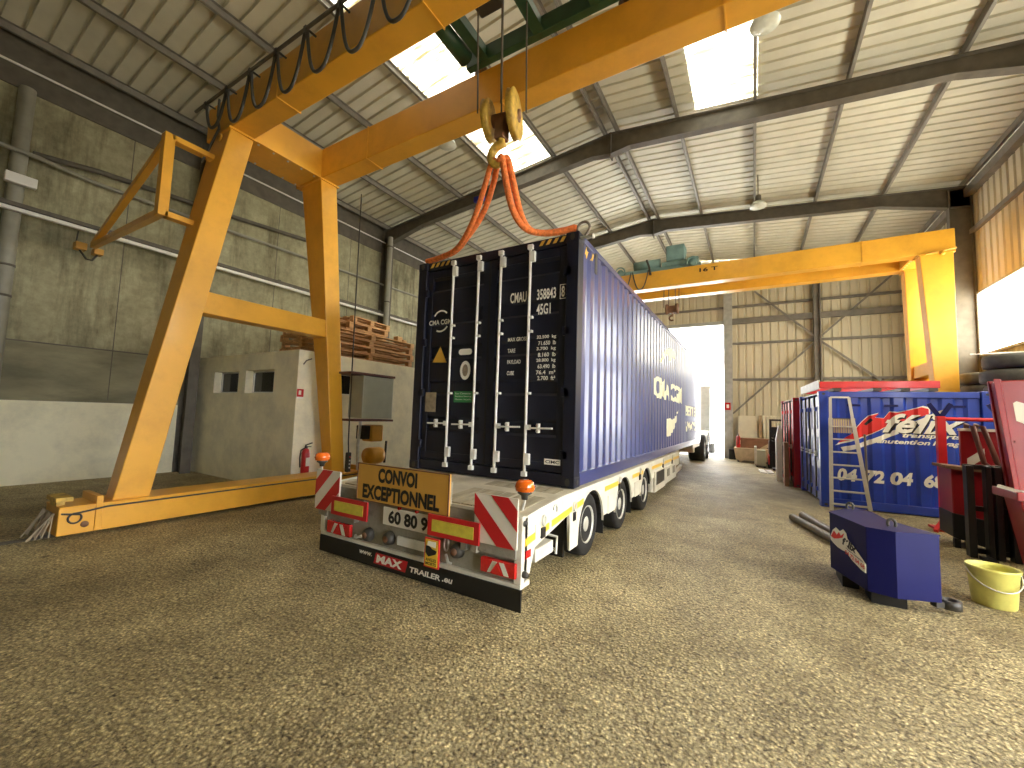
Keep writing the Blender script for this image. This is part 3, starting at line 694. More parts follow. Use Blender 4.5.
MB().tube([(1.87,9.68,5.08),(1.87,9.68,4.98)]+[(1.86+.08*math.cos(R(a)),9.68,4.90+.08*math.sin(R(a))) for a in range(70,330,26)], .028, 8).build('hook', 'rust', t)
text('16 T', 'capacity_lettering', 'sign_black', craneB, (2.75,8.996,6.08), (.5,0,0), (0,0,.12), .02)
# safety pieces on the rear crane
MB().tube([(7.7,8.9,5.72),(8.22,8.9,5.80)], .02, 8).lathe([(.0,-.03),(.05,-.03),(.05,.03),(.0,.03)], (7.98,8.88,5.7), (0,1,0), 12).build('end_stop', 'yellow', craneB)

# ================================================================ NAVY CONTAINER
ZC = .80; CW, CL, CH = 2.438, 12.192, 2.896; ZT = ZC+CH
box_ = thing('shipping_container', 'long navy high cube shipping container on the white low trailer', 'container', (1.219,6.1,ZC))
t = box_
SP = (CL-.32, .278, -.036, .36, .13)     # side sheet profile
for sx in (0, 1):
    x = CW-.012 if sx else .012
    n = (1,0,0) if sx else (-1,0,0)
    MB().sheet((x,.16,ZC+.16), (0,1,0), (0,0,1), n, SP[0], CH-.16-.08, SP[1], SP[2], SP[3], SP[4]).build('side_panel', 'navy', t)
    xa, xb = (CW-.06, CW) if sx else (0, .06)
    MB().box(xa, xb, .16, CL-.16, ZT-.08, ZT-.006).build('top_rail', 'navy', t, bev=.006)
    xa, xb = (CW-.05, CW) if sx else (0, .05)
    MB().box(xa, xb, .16, CL-.16, ZC+.01, ZC+.16).build('bottom_rail', 'navy', t, bev=.006)
    for (y0, y1) in ((.0,.16), (CL-.16,CL)):
        xa, xb = (CW-.15, CW) if sx else (0, .15)
        MB().box(xa, xb, y0, y1, ZC+.1, ZT-.1).build('corner_post', 'navy_shade' if y0 == 0 else 'navy', t, bev=.008)
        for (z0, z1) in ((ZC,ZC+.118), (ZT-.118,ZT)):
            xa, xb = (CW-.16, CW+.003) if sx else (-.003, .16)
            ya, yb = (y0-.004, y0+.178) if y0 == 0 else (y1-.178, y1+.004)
            cc = MB().box(xa, xb, ya, yb, z0, z1).build('corner_casting', 'navy_shade', t, bev=.012)
            xm = (xa+xb)/2; zm = (z0+z1)/2
            yy = ya-.001 if y0 == 0 else yb+.001
            MB().prism([(.028*math.cos(R(a)), .042*math.sin(R(a))) for a in range(0,360,30)], (xm,yy,zm), (1,0,0), (0,0,1), .002).build('twistlock_hole', 'cable', cc)
            xo = (CW+.0035) if sx else -.0035
            MB().prism([(.035*math.cos(R(a)), .03*math.sin(R(a))) for a in range(0,360,30)], (xo,(ya+yb)/2,zm), (0,1,0), (0,0,1), .002).build('twistlock_hole', 'cable', cc)
MB().sheet((.03,.05,ZT-.05), (0,1,0), (1,0,0), (0,0,1), CL-.1, CW-.06, .21, .02, .6, .1).build('roof_panel', 'navy', t)
MB().box(.05, CW-.05, CL-.05, CL-.02, ZC+.05, ZT-.05).build('end_panel', 'navy', t)
MB().box(.03, CW-.03, .05, CL-.05, ZC+.06, ZC+.12).build('underfloor', 'black', t)
MB().box(.15, CW-.15, .02, .12, ZT-.13, ZT-.01).build('door_header', 'navy_shade', t, bev=.006)
MB().box(.15, CW-.15, .02, .12, ZC+.005, ZC+.14).build('door_sill', 'navy_shade', t, bev=.006)
zc0, zc1 = ZC+.15, ZT-.14
LOCK = []
for sx, (x0, x1) in enumerate(((.155,1.212), (1.226,CW-.155))):
    mb = MB()
    mb.box(x0, x0+.09, .035, .075, zc0, zc1).box(x1-.09, x1, .035, .075, zc0, zc1).box(x0+.09, x1-.09, .035, .075, zc1-.1, zc1).box(x0+.09, x1-.09, .035, .075, zc0, zc0+.1)
    d = mb.build('door', 'navy_shade', t, bev=.004)
    MB().sheet((x0+.09,.048,zc0+.1), (0,0,1), (1,0,0), (0,1,0), zc1-zc0-.2, x1-x0-.18, (zc1-zc0-.2)/5, .03, .58, .07).build('door_panel', 'navy_shade', d)
    for x in ((.63,1.05), (1.395,1.815))[sx]:
        MB().tube([(x,.008,ZC+.09),(x,.008,ZT-.06)], .017, 10).build('lock_rod', 'rod', d)
        for z in (ZC+.10, ZT-.08):
            MB().box(x-.035, x+.035, -.018, .03, z-.03, z+.03).build('cam_keeper', 'rod', d, bev=.006)
        for z in (ZC+.27, ZT-.20):
            MB().box(x-.012, x+.062, -.012, .036, z-.065, z+.065).build('rod_bracket', 'rod', d, bev=.006)
        for z in (1.84, 2.58, 2.75):
            MB().box(x-.01, x+.05, -.008, .036, z-.014, z+.014).build('rod_guide', 'rod', d)
        xh0, xh1 = ((x-.33,x-.02), (x+.02,x+.35))[sx]
        h = MB().bar((xh0,-.006,1.432),(xh1,-.006,1.44), .022, .02).build('door_handle', 'rod', d)
        xm = xh0*.55+xh1*.45
        MB().lathe([(.0,-.012),(.02,-.012),(.02,.006),(.0,.006)], (xm,-.01,1.468), (0,1,0), 12).lathe([(.0,-.012),(.02,-.012),(.02,.006),(.0,.006)], (xm,-.01,1.402), (0,1,0), 12).box(xm-.012, xm+.012, -.02, .035, 1.38, 1.49).build('handle_catch', 'rod', d)
        MB().box(x-.05 if sx == 0 else x, x if sx == 0 else x+.06, -.015, .03, 1.41, 1.47).build('handle_hub', 'rod', d)
    xs = x0+.0 if sx == 0 else x1
    for z in (ZC+.35, ZC+1.05, ZC+1.75, ZC+2.45):
        xh = .135 if sx == 0 else CW-.135
        MB().box(xh-.05, xh+.05, .0, .04, z-.05, z+.05).build('hinge', 'navy_shade', d, bev=.006)
MB().box(1.205, 1.233, .03, .045, zc0, zc1).build('door_gasket', 'black', t)
yL = .028
def dtext(s, x0, x1, z0, z1, bold=.022, m='decal'):
    return text(s, 'lettering', m, t, (x0,yL,z0), (x1-x0,0,0), (0,0,z1-z0), bold)
dtext('CMAU', 1.535, 1.765, 2.955, 3.085); dtext('358843', 1.905, 2.155, 2.955, 3.085); dtext('8', 2.225, 2.265, 2.955, 3.085)
mb = MB()
for (a, b, c_, d_) in ((2.205,2.285,2.935,2.942),(2.205,2.285,3.098,3.105),(2.205,2.211,2.935,3.105),(2.279,2.285,2.935,3.105)): mb.box(a, b, yL-.001, yL+.001, c_, d_)
mb.build('check_digit_box', 'decal', t)
dtext('45G1', 1.905, 2.09, 2.775, 2.905)
rows = (('MAX GROSS','32.500  kg','71.650  lb'), ('TARE','3.700  kg','8.160  lb'), ('PAYLOAD','28.800  kg','63.490  lb'), ('CUBE','76.4  m\u00b3','2.700  ft\u00b3'))
wd = (.27, .11, .19, .10)
for i, (a, b, c2) in enumerate(rows):
    z = 2.475 - .138*i
    dtext(a, 1.52, 1.52+wd[i], z, z+.05, .025); dtext(b, 1.92, 2.17, z, z+.05, .025); dtext(c2, 1.94, 2.17, z-.068, z-.018, .025)
dtext('CMA CGM', .215, .61, 2.785, 2.855, .03)
poly(arc_pts((.43,2.84),.15,150,45,8)+arc_pts((.43,2.84),.128,45,150,8), 'logo_swoosh', 'decal', t, (0,yL,0), (1,0,0), (0,0,1))
poly(arc_pts((.42,2.84),.16,-115,-35,8)+arc_pts((.42,2.84),.138,-35,-115,8), 'logo_swoosh', 'decal', t, (0,yL,0), (1,0,0), (0,0,1))
poly([(.31,2.265),(.56,2.255),(.44,2.475)], 'warning_triangle', 'warn', t, (0,yL,0), (1,0,0), (0,0,1))
poly(arc_pts((.80,2.385),.04,90,270,6)+arc_pts((.94,2.385),.04,-90,90,6), 'oval_label', 'decal', t, (0,yL,0), (1,0,0), (0,0,1))
poly([(.88+.085*math.cos(R(a)),2.14+.125*math.sin(R(a))) for a in range(0,360,20)], 'round_label', 'decal', t, (0,yL,0), (1,0,0), (0,0,1))
poly([(.88+.045*math.cos(R(a)),2.14+.08*math.sin(R(a))) for a in range(0,360,20)], 'round_label_centre', 'tan', t, (0,yL-.002,0), (1,0,0), (0,0,1))
g = poly([(.71,1.72),(1.03,1.72),(1.03,1.865),(.71,1.865)], 'green_label', 'green_label', t, (0,yL,0), (1,0,0), (0,0,1))
for i, s in enumerate(('Eco Container', 'Bamboo flooring', 'Please recycle')):
    text(s, 'lettering', 'decal', g, (.735,yL-.003,1.825-.04*i), (.26,0,0), (0,0,.024), .0)
poly([(.215,1.585),(.405,1.585),(.405,1.85),(.215,1.85)], 'data_plate', 'tan', t, (0,yL,0), (1,0,0), (0,0,1))
g = poly([(2.06,1.03),(2.26,1.03),(2.26,1.095),(2.06,1.095)], 'white_label', 'decal', t, (0,yL,0), (1,0,0), (0,0,1))
text('CIMC', 'lettering', 'sign_black', g, (2.075,yL-.004,1.045), (.17,0,0), (0,0,.035), .02)
for (x0, x1) in ((.20,.56), (1.92,2.28)):
    for k in range(4):
        xx = x0 + (x1-x0)*k/4
        poly([(xx,ZT-.085),(xx+.045,ZT-.085),(xx+.085,ZT-.025),(xx+.04,ZT-.025)], 'hazard_stripe', 'warn' if x0 < 1 or k else 'warn', t, (0,.018,0), (1,0,0), (0,0,1))
CUT = ((0,1,0), (1,0,0), (CW-.008,.16,0)) + SP
for k in range(3):
    yy = .2+.11*k
    poly([(yy,ZT-.2),(yy+.05,ZT-.2),(yy+.10,ZT-.1),(yy+.05,ZT-.1)], 'hazard_stripe', 'warn', t, (CW-.004,0,0), (0,1,0), (0,0,1), cut=CUT)
text('CMA CGM', 'side_lettering', 'decal_side', t, (CW-.008,4.2,2.02), (0,3.6,0), (0,0,.46), .03, cut=CUT)
sw = arc_pts((6.9,2.35),2.05,165,95,12)+[(6.85,4.0),(6.1,3.75)][:0]+arc_pts((6.75,2.55),1.55,100,165,12)
poly([(4.75,2.78),(5.05,3.02),(5.5,3.2),(6.1,3.3),(6.75,3.28),(6.75,3.1),(6.3,3.12),(6.0,2.98),(5.7,3.08),(5.3,3.0),(5.05,2.85)], 'logo_swoosh', 'decal_side', t, (CW-.008,0,0), (0,1,0), (0,0,1), cut=CUT)
poly([(5.6,1.6),(6.0,1.62),(6.4,1.58),(6.9,1.7),(7.2,1.85),(6.9,1.55),(6.5,1.33),(6.0,1.2),(5.6,1.2),(5.5,1.42)], 'logo_swoosh', 'decal_side', t, (CW-.008,0,0), (0,1,0), (0,0,1), cut=CUT)
text('BETTER', 'side_lettering', 'decal_side', t, (CW-.008,8.5,1.72), (0,2.9,0), (0,0,.3), .03, cut=CUT)
text('WAYS', 'side_lettering', 'decal_side', t, (CW-.008,8.5,1.25), (0,2.5,0), (0,0,.3), .03, cut=CUT)
MB().box(CW-.005, CW+.004, .55, .63, ZT-.32, ZT-.06).build('vent_cover', 'cable', t)

# ================================================================ LOW TRAILER
tr = thing('low_loader_trailer', 'white low loader trailer carrying the navy container, CONVOI EXCEPTIONNEL sign at its rear', 'trailer', (1.22,2.8,0))
t = tr
TX0, TX1 = -.05, 2.49
WY = (.41, 1.79, 3.25); WR = .35; WZ = .345
def side_poly():
    top = [(-1.24,.735),(-.9,.765),(-.4,.795),(6.9,.795)]
    bot = [(6.9,.48),(3.78,.48),(3.78,.24),(3.70,.24)]
    p = top + bot
    for i, y in enumerate(reversed(WY)):
        c = (y+.04, .30); r = .43
        pts = arc_pts(c, r, 0, 180, 14)
        if y == WY[0]: pts = pts[:-1] + [(y-.39,.30),(y-.40,.22),(y-.62,.22)]
        p += [(c[0]+r, .36)] + pts + ([(c[0]-r,.36)] if y != WY[0] else [])
    p += [(-.25,.585),(-1.0,.45),(-1.08,.26),(-1.20,.22),(-1.24,.22)]
    return p
for x in (TX1-.025, TX0):
    MB().prism(side_poly(), (x,0,0), (0,1,0), (0,0,1), .025).build('side_frame', 'trailer', t)
sf = t.children[0]
mb = MB()
mb.hexa([(TX0+.02,-1.22,.66),(TX1-.02,-1.22,.66),(TX1-.02,-.4,.72),(TX0+.02,-.4,.72),(TX0+.02,-1.22,.73),(TX1-.02,-1.22,.73),(TX1-.02,-.4,.79),(TX0+.02,-.4,.79)])
mb.box(TX0+.02, TX1-.02, -.4, 6.88, .72, .79)
MB.build(mb, 'deck', 'deck', t)
for (x0, x1) in ((1.50,2.05), (2.08,2.38), (.12,.5)):
    mb = MB(); n = 4 if x1-x0 > .4 else 2
    for k in range(n):
        a = x0+(x1-x0)*k/n; b = x0+(x1-x0)*(k+1)/n-.012
        mb.hexa([(a,-1.12,.735),(b,-1.12,.735),(b,-.12,.79),(a,-.12,.79),(a,-1.12,.748),(b,-1.12,.748),(b,-.12,.803),(a,-.12,.803)])
    mb.build('deck_plank', 'plank', t)
MB().box(TX0, TX1, 6.86, 6.9, .48, .79).build('deck_end', 'trailer', t)
MB().box(.75, 1.7, -.8, 12.5, .34, .66).build('centre_beam', 'trailer', t)
MB().box(.1, 2.4, 10.4, 12.3, .66, .79).build('front_deck', 'trailer', t, bev=.02)
MB().box(.3, 2.2, 12.26, 12.6, .40, 1.30).box(.68, 1.78, 12.6, 15.2, 1.12, 1.30).build('gooseneck', 'trailer', t, bev=.02)
MB().box(.0, 2.4, -.18, -.14, .12, .58).build('spray_flap', 'black', t)
text('TRAILER', 'lettering', 'decal', t, (1.95,-.185,.16), (.38,0,0), (0,0,.05), .02)
for x in (.28, 2.22):
    for y in WY:
        MB().bar((x,y,WZ),(1.22,y,WZ), .12, .12).build('axle', 'dark_steel', t)
        xo = TX1-.025 if x > 1 else TX0+.025
        s = 1 if x > 1 else -1
        tyre = [(.185,-.24),(.27,-.245),(.315,-.235),(.345,-.2),(.35,-.15),(.35,-.05),(.345,-.012),(.318,.0),(.27,.004),(.215,-.006),(.205,-.02)]
        w = MB().lathe([(r,h) for r, h in tyre], (xo-s*.012,y,WZ), (s,0,0), 36).build('wheel', 'rubber', t)
        MB().lathe([(.208,-.22),(.208,-.012),(.212,0),(.198,-.008),(.192,-.05),(.17,-.10),(.12,-.105),(.10,-.06),(.085,-.02),(.0,-.015)], (xo-s*.012,y,WZ), (s,0,0), 30).build('rim', 'galv', w)
        mb = MB()
        for k in range(10):
            a = 2*PI*k/10
            mb.lathe([(.014,0),(.014,.03),(.0,.032)], (xo-s*.112,y+.14*math.cos(a),WZ+.14*math.sin(a)), (s,0,0), 6)
        mb.build('wheel_nut', 'galv', w)
        pts = arc_pts((y+.04,.30),.43,12,168,14)+arc_pts((y+.04,.30),.415,168,12,14)
        xa = xo-s*.30
        MB().prism(pts, (min(xa,xo-s*.005),0,0), (0,1,0), (0,0,1), .29).build('mudguard', 'black', t)
for y in WY[:2]:
    MB().box(2.02, 2.44, y+.60, y+.615, .10, .62).build('mud_flap', 'rubber', t)
# white posts of the wing panels
MB().box(TX1-.004, TX1+.012, 1.04, 1.32, .35, .58).build('wing_panel', 'trailer', t, bev=.006)
MB().box(TX1-.004, TX1+.012, 2.42, 2.74, .35, .58).build('wing_panel', 'trailer', t, bev=.006)
MB().box(TX1-.004, TX1+.012, -.24, -.03, .22, .60).build('wing_panel', 'trailer', t, bev=.006)
for (y0, z0, y1, z1) in ((-1.18,.53,-.72,.575), (-.66,.58,-.18,.625), (-.1,.63,.16,.655), (.92,.68,1.5,.68), (1.56,.68,1.62,.68), (2.3,.68,3.0,.68), (3.7,.68,4.7,.675), (4.78,.675,5.8,.672), (5.88,.672,6.86,.668)):
    MB().hexa([(TX1,y0,z0-.03),(TX1+.004,y0,z0-.03),(TX1+.004,y1,z1-.03),(TX1,y1,z1-.03),(TX1,y0,z0+.03),(TX1+.004,y0,z0+.03),(TX1+.004,y1,z1+.03),(TX1,y1,z1+.03)]).build('marker_stripe', 'stripe_yellow', t)
for y in (-.86, -.13, 1.55, 2.75, 4.74, 5.84):
    z = .68 if y > 0 else .60
    mb = MB().box(TX1, TX1+.02, y-.04, y+.04, z-.1, z-.01).build('lashing_ring', 'black', t, bev=.006)
    MB().tube([(TX1+.02,y+.035*math.cos(R(a)),z+.05+.045*math.sin(R(a))) for a in range(0,361,30)], .009, 6).build('ring', 'galv', mb)
MB().tube([(TX1+.01,-.6+.04*math.cos(R(a)),.70+.04*math.sin(R(a))) for a in range(-40,200,20)], .01, 6).build('lashing_hook', 'galv', t)
MB().box(2.30, 2.51, 3.9, 4.95, .20, .60).build('tool_box', 'trailer', t, bev=.012)
MB().box(2.508, 2.516, 4.02, 4.80, .33, .57).build('box_opening', 'cable', t)
c = MB().box(2.28, 2.50, 5.0, 6.4, .22, .58).build('tool_box', 'trailer', t, bev=.012)
for y in (5.2, 5.9): MB().box(2.498, 2.506, y, y+.3, .36, .52).build('box_latch', 'grime', c)
MB().bar((2.44,6.4,.30),(2.44,7.5,.36), .05, .10).build('side_guard', 'trailer', t)
# square outrigger behind the ramp corner
c = MB().box(2.2, 2.50, -1.0, -.64, .32, .43).build('outrigger', 'trailer', t, bev=.006)
MB().tube([(2.52,-.62,.30),(2.52,-.60,.45),(2.36,-.60,.46)], .014, 6).build('handle', 'galv', c)
# rear end
YR = -1.25
for x in (TX0-.02, TX1-.05): MB().box(x, x+.07, YR-.015, YR+.04, .22, .76).build('corner_post', 'trailer', t, bev=.006)
MB().box(TX0, TX1, YR+.01, YR+.12, .22, .735).build('rear_beam', 'grime', t, bev=.006)
MB().box(TX0, TX1+.02, YR-.02, YR+.14, .185, .225).build('bumper_ledge', 'trailer', t, bev=.006)
fl = MB().box(TX0+.01, TX1+.03, YR-.03, YR-.012, .02, .19).build('rear_flap', 'black', t)
yF = YR-.034
text('www.', 'lettering', 'decal', fl, (.62,yF,.115), (.185,0,0), (0,0,.035), .03, .2)
poly([(.835,.06),(1.27,.06),(1.30,.165),(.865,.165)], 'logo_panel', 'red_board', fl, (0,yF+.001,0), (1,0,0), (0,0,1))
text('MAX', 'lettering', 'decal', fl, (.875,yF-.004,.075), (.36,0,0), (0,0,.078), .05, .1)
text('TRAILER', 'lettering', 'decal', fl, (1.325,yF,.078), (.375,0,0), (0,0,.05), .035, .1)
text('.eu', 'lettering', 'decal', fl, (1.72,yF,.082), (.12,0,0), (0,0,.04), .03, .2)
def marker(x0, x1, z0, z1, sgn):
    b = MB().box(x0, x1, YR-.055, YR-.035, z0, z1).build('marker_board', 'pale_refl', t, bev=.003)
    w, h = x1-x0, z1-z0
    d = .17
    def clip(pts):
        # clip the 45 degree band to the board
        def cl(P, f, g):
            o = []
            for i in range(len(P)):
                a, b2 = P[i], P[(i+1) % len(P)]
                fa, fb = f(a), f(b2)
                if fa >= 0: o.append(a)
                if fa*fb < 0:
                    s = fa/(fa-fb); o.append((a[0]+(b2[0]-a[0])*s, a[1]+(b2[1]-a[1])*s))
            return o
        for f in (lambda p: p[0], lambda p: w-p[0], lambda p: p[1], lambda p: h-p[1]):
            pts = cl(pts, f, 0)
            if not pts: return []
        return pts
    for k in range(-3, 4):
        c0 = k*2*d*.98 + .02
        P = [(c0-1,-1+0),(c0-1+d*1.0,-1),(c0+2+d,2),(c0+2,2)]
        if sgn < 0: P = [(w-a, b) for a, b in P][::-1]
        P = clip(P)
        if len(P) >= 3: poly(P, 'red_stripe', 'red_board', b, (x0,YR-.057,z0), (1,0,0), (0,0,1))
marker(-.14, .27, .465, .90, 1)
marker(2.06, 2.485, .50, .905, -1)
for (x0, x1, z0, z1) in ((.19,.755,.455,.645), (1.565,2.135,.475,.662)):
    b = MB().box(x0, x1, YR-.085, YR-.065, z0, z1).build('reflector_board', 'red_board', t, bev=.003)
    MB().box(x0+.055, x1-.055, YR-.089, YR-.084, z0+.042, z1-.042).build('yellow_field', 'yellow_refl', b)
sg = MB().box(.545, 1.775, YR-.05, YR-.03, .655, 1.03).build('warning_sign', 'convoi', t, bev=.003)
mb = MB()
for (a, b, c2, d2) in ((.545,1.775,.655,.662),(.545,1.775,1.02,1.03),(.545,.553,.655,1.03),(1.767,1.775,.655,1.03)): mb.box(a, b, YR-.056, YR-.048, c2, d2)
mb.build('sign_border', 'cabinet_dark', sg)
text('CONVOI', 'lettering', 'sign_black', sg, (.855,YR-.052,.855), (.53,0,0), (0,0,.145), .05)
text('EXCEPTIONNEL', 'lettering', 'sign_black', sg, (.635,YR-.052,.68), (1.03,0,0), (0,0,.145), .045)
for x in (.62, 1.7): MB().box(x-.02, x+.02, YR-.03, YR+.06, .6, .95).build('sign_post', 'grime', sg)
pl = MB().box(.93, 1.62, YR-.03, YR-.012, .455, .625).build('number_plate', 'pale_refl', t, bev=.004)
text('60 80 90', 'lettering', 'sign_black', pl, (1.01,YR-.034,.475), (.60,0,0), (0,0,.13), .04)
for x in (1.15, 1.38): MB().lathe([(.0,-.01),(.018,-.01),(.018,.01)], (x,YR-.03,.64), (0,1,0), 8).build('plate_screw', 'red_lens', pl)
MB().box(1.13, 1.56, YR-.02, YR, .285, .37).build('blank_plate', 'white', t, bev=.004)
hz = MB().box(1.565, 1.735, YR-.11, YR-.095, .205, .46).build('blind_spot_sticker', 'felix_red', t, bev=.003)
MB().box(1.578, 1.722, YR-.113, YR-.109, .218, .448).build('sticker_face', 'stripe_yellow', hz)
poly([(1.585,.33),(1.62,.30),(1.70,.33),(1.715,.36),(1.66,.37),(1.62,.40),(1.585,.39)], 'sticker_silhouette', 'sign_black', hz, (0,YR-.114,0), (1,0,0), (0,0,1))
poly([(1.60,.395),(1.70,.385),(1.70,.435),(1.61,.435)], 'sticker_lorry', 'decal', hz, (0,YR-.115,0), (1,0,0), (0,0,1))
text('ANGLES', 'lettering', 'sign_black', hz, (1.59,YR-.115,.262), (.12,0,0), (0,0,.026), .02)
text('MORTS', 'lettering', 'sign_black', hz, (1.59,YR-.115,.228), (.12,0,0), (0,0,.026), .02)
for (x0, x1, z0, z1) in ((.08,.46,.235,.365), (2.13,2.47,.265,.385)):
    l = MB().box(x0, x1, YR-.045, YR+.0, z0, z1).build('tail_light', 'red_lens', t, bev=.01)
    for a, b in (((.22,.36)), ((.70,.84))):
        xa = x0+(x1-x0)*a; xb = x0+(x1-x0)*b; sk = .05 if a < .5 else -.05
        poly([(xa,z0+.012),(xb,z0+.012),(xb+sk,z1-.012),(xa+sk,z1-.012)], 'lens_band', 'pale_refl', l, (0,YR-.047,0), (1,0,0), (0,0,1))
    xm = (x0+x1)/2
    poly([(xm-.06,z0+.015),(xm+.06,z0+.015),(xm,z1-.02)], 'triangle_reflector', 'red_lens', l, (0,YR-.052,0), (1,0,0), (0,0,1), .006)
for (x, z) in ((.71,.31), (1.01,.325), (1.86,.37)):
    c = MB().lathe([(.02,-.06),(.055,-.05),(.065,-.02),(.07,.02)], (x,YR-.0,z), (0,1,0), 16).build('coupling', 'cable', t)
    MB().lathe([(.0,-.065),(.03,-.065),(.035,-.03)], (x,YR-.0,z), (0,1,0), 10).build('coupling_cap', 'rust', c)
MB().tube([(.68,YR-.06,.30),(.60,YR-.09,.275),(.58,YR-.06,.29)], .016, 6).build('air_line', 'galv', t)
MB().tube([(1.74+.025*math.cos(R(a)),YR-.02,.405+.06*math.sin(R(a))) for a in range(0,361,30)], .009, 6).build('shackle_ring', 'galv', t)
MB().tube([(1.75,YR-.03,.32),(1.8,YR-.06,.27),(1.83,YR-.05,.26)], .014, 6).build('release_lever', 'galv', t)
for x in (.5, 1.95, 2.06, .05): MB().box(x-.03, x+.03, YR-.05, YR+.02, .40, .47).build('board_bracket', 'grime', t, bev=.005)
MB().box(-.10, .5, YR-.03, YR-.01, .40, .46).build('board_rail', 'grime', t)
MB().box(2.05, 2.46, YR-.03, YR-.01, .42, .49).build('board_rail', 'grime', t)
for (x, z) in ((2.47,.70), (2.49,.30)):
    MB().lathe([(.0,-.03),(.022,-.03),(.028,0),(.022,.03),(.0,.03)], (x+.03,YR+.02,z), (1,0,0), 14).build('side_lamp', 'cable', t)
MB().box(TX1+.001, TX1+.008, -1.17, -1.08, .40, .46).build('side_reflector', 'red_lens', t)
MB().box(TX1+.001, TX1+.006, -1.0, -.9, .52, .64).build('rating_plate', 'pale_refl', t)
for (x, z) in ((-.09,.98), (2.53,.955)):
    c = MB().lathe([(.0,.105),(.05,.105),(.072,.085),(.08,.05),(.075,.02),(.06,.015),(.0,.015)], (x,YR-.03,z), (0,0,1), 20).build('beacon', 'amber', t)
    MB().lathe([(.08,.05),(.083,.045),(.083,.055)], (x,YR-.03,z), n=20).build('lens_rim', 'amber', c)
    MB().lathe([(.055,.016),(.06,.0),(.03,-.02),(.025,-.05),(.0,-.05)], (x,YR-.03,z), n=14).build('beacon_base', 'cable', c)
    MB().tube([(x,YR-.03,z-.04),(x,YR-.03,z-.075),(x-.02*(1 if x > 1 else -1),YR-.03,z-.14)], .012, 6).build('beacon_stalk', 'galv', c)

# ================================================================ TRACTOR UNIT beyond the container
t = thing('lorry_tractor', 'white lorry tractor unit in the bright doorway ahead of the navy container', 'lorry', (1.22,16.0,0))
MB().box(.75, 1.7, 12.9, 19.2, .62, .95).build('chassis', 'black', t)
for (x0, x1) in ((-.02,.62), (1.84,2.46)):
    for y in (13.75, 15.1, 18.6):
        xo = x1 if x0 > 1 else x0; s = 1 if x0 > 1 else -1
        w = MB().lathe([(.28,-.58 if y < 17 else -.3),(.46,-.58 if y < 17 else -.3),(.52,-.5 if y < 17 else -.25),(.52,-.05),(.46,0),(.29,0),(.28,-.04)], (xo,y,.52), (s,0,0), 32).build('wheel', 'rubber', t)
        MB().lathe([(.285,-.02),(.25,-.03),(.2,-.14),(.12,-.14),(.1,-.02),(.0,-.02)], (xo,y,.52), (s,0,0), 24).build('rim', 'galv', w)
    MB().prism(arc_pts((15.1,.55),.62,5,175,12)+arc_pts((15.1,.55),.58,175,5,12), (x0,0,0), (0,1,0), (0,0,1), .62).build('mudguard', 'white', t)
cabin = MB().prism([(16.6,.9),(16.6,3.2),(16.9,3.65),(18.3,3.6),(18.75,3.1),(19.3,2.0),(19.4,.5),(18.0,.5),(17.9,.95)], (-.02,0,0), (0,1,0), (0,0,1), 2.48).build('cab', 'white', t, bev=.05)
MB().box(-.03, 2.47, 18.0, 18.6, 1.9, 2.7).build('side_window', 'glass_dark', cabin)
MB().box(2.2, 2.46, 16.2, 17.5, .55, 1.25).build('fuel_tank', 'galv', t, bev=.05)
MB().prism([(15.9,1.0),(16.6,1.0),(16.6,3.2),(16.1,2.9)], (2.42,0,0), (0,1,0), (0,0,1), .03).build('side_deflector', 'white', t)
# ================================================================ BLOCKWORK HUT, PALLETS
HX, HY, HZ = -3.37, .36, 2.70
hut = thing('block_building', 'low whitewashed block building under the pallets against the left wall', 'building', (-5.4,4.2,0))
YE = 8.0
def wall_with_holes(x0, x1, z0, z1, holes, place, th):
    """grid wall; holes (a0,a1,b0,b1)"""
    xs = sorted({x0,x1}|{h[0] for h in holes}|{h[1] for h in holes}); zs = sorted({z0,z1}|{h[2] for h in holes}|{h[3] for h in holes})
    mb = MB()
    for i in range(len(xs)-1):
        for j in range(len(zs)-1):
            cx, cz = (xs[i]+xs[i+1])/2, (zs[j]+zs[j+1])/2
            if any(h[0] < cx < h[1] and h[2] < cz < h[3] for h in holes): continue
            place(mb, xs[i], xs[i+1], zs[j], zs[j+1], th)
    return mb
fw_ = [(-6.63,-5.55,1.86,2.34), (-5.25,-4.17,1.86,2.34)]
wall_with_holes(XL+.03, HX, 0, HZ, fw_, lambda mb,a,b,c,d,th: mb.box(a,b,HY,HY+th,c,d), .2).build('front_wall', 'hut', hut)
sw_ = [(1.05,1.85,1.88,2.34)]
wall_with_holes(HY+.2, YE, 0, HZ, sw_, lambda mb,a,b,c,d,th: mb.box(HX-th,HX,a,b,c,d), .2).build('side_wall', 'hut', hut)
MB().box(XL+.03, HX-.2, HY+.2, YE, HZ-.12, HZ-.01).build('roof_slab', 'hut', hut)
for (a, b, c, d) in fw_:
    f = MB().box(a, b, HY+.15, HY+.2, d-.03, d).box(a, b, HY+.15, HY+.2, c, c+.03).box(a, a+.04, HY+.15, HY+.2, c, d).box(b-.03, b, HY+.15, HY+.2, c, d).build('window', 'white', hut)
    MB().box(a+.04, b-.03, HY+.17, HY+.185, c+.03, d-.03).build('pane', 'glass_dark', f)
for (a, b, c, d) in sw_:
    f = MB().box(HX-.2, HX-.15, a, b, d-.03, d).box(HX-.2, HX-.15, a, b, c, c+.03).box(HX-.2, HX-.15, a, a+.03, c, d).box(HX-.2, HX-.15, b-.03, b, c, d).build('window', 'white', hut)
    MB().box(HX-.185, HX-.17, a+.03, b-.03, c+.03, d-.03).build('pane', 'glass_dark', f)
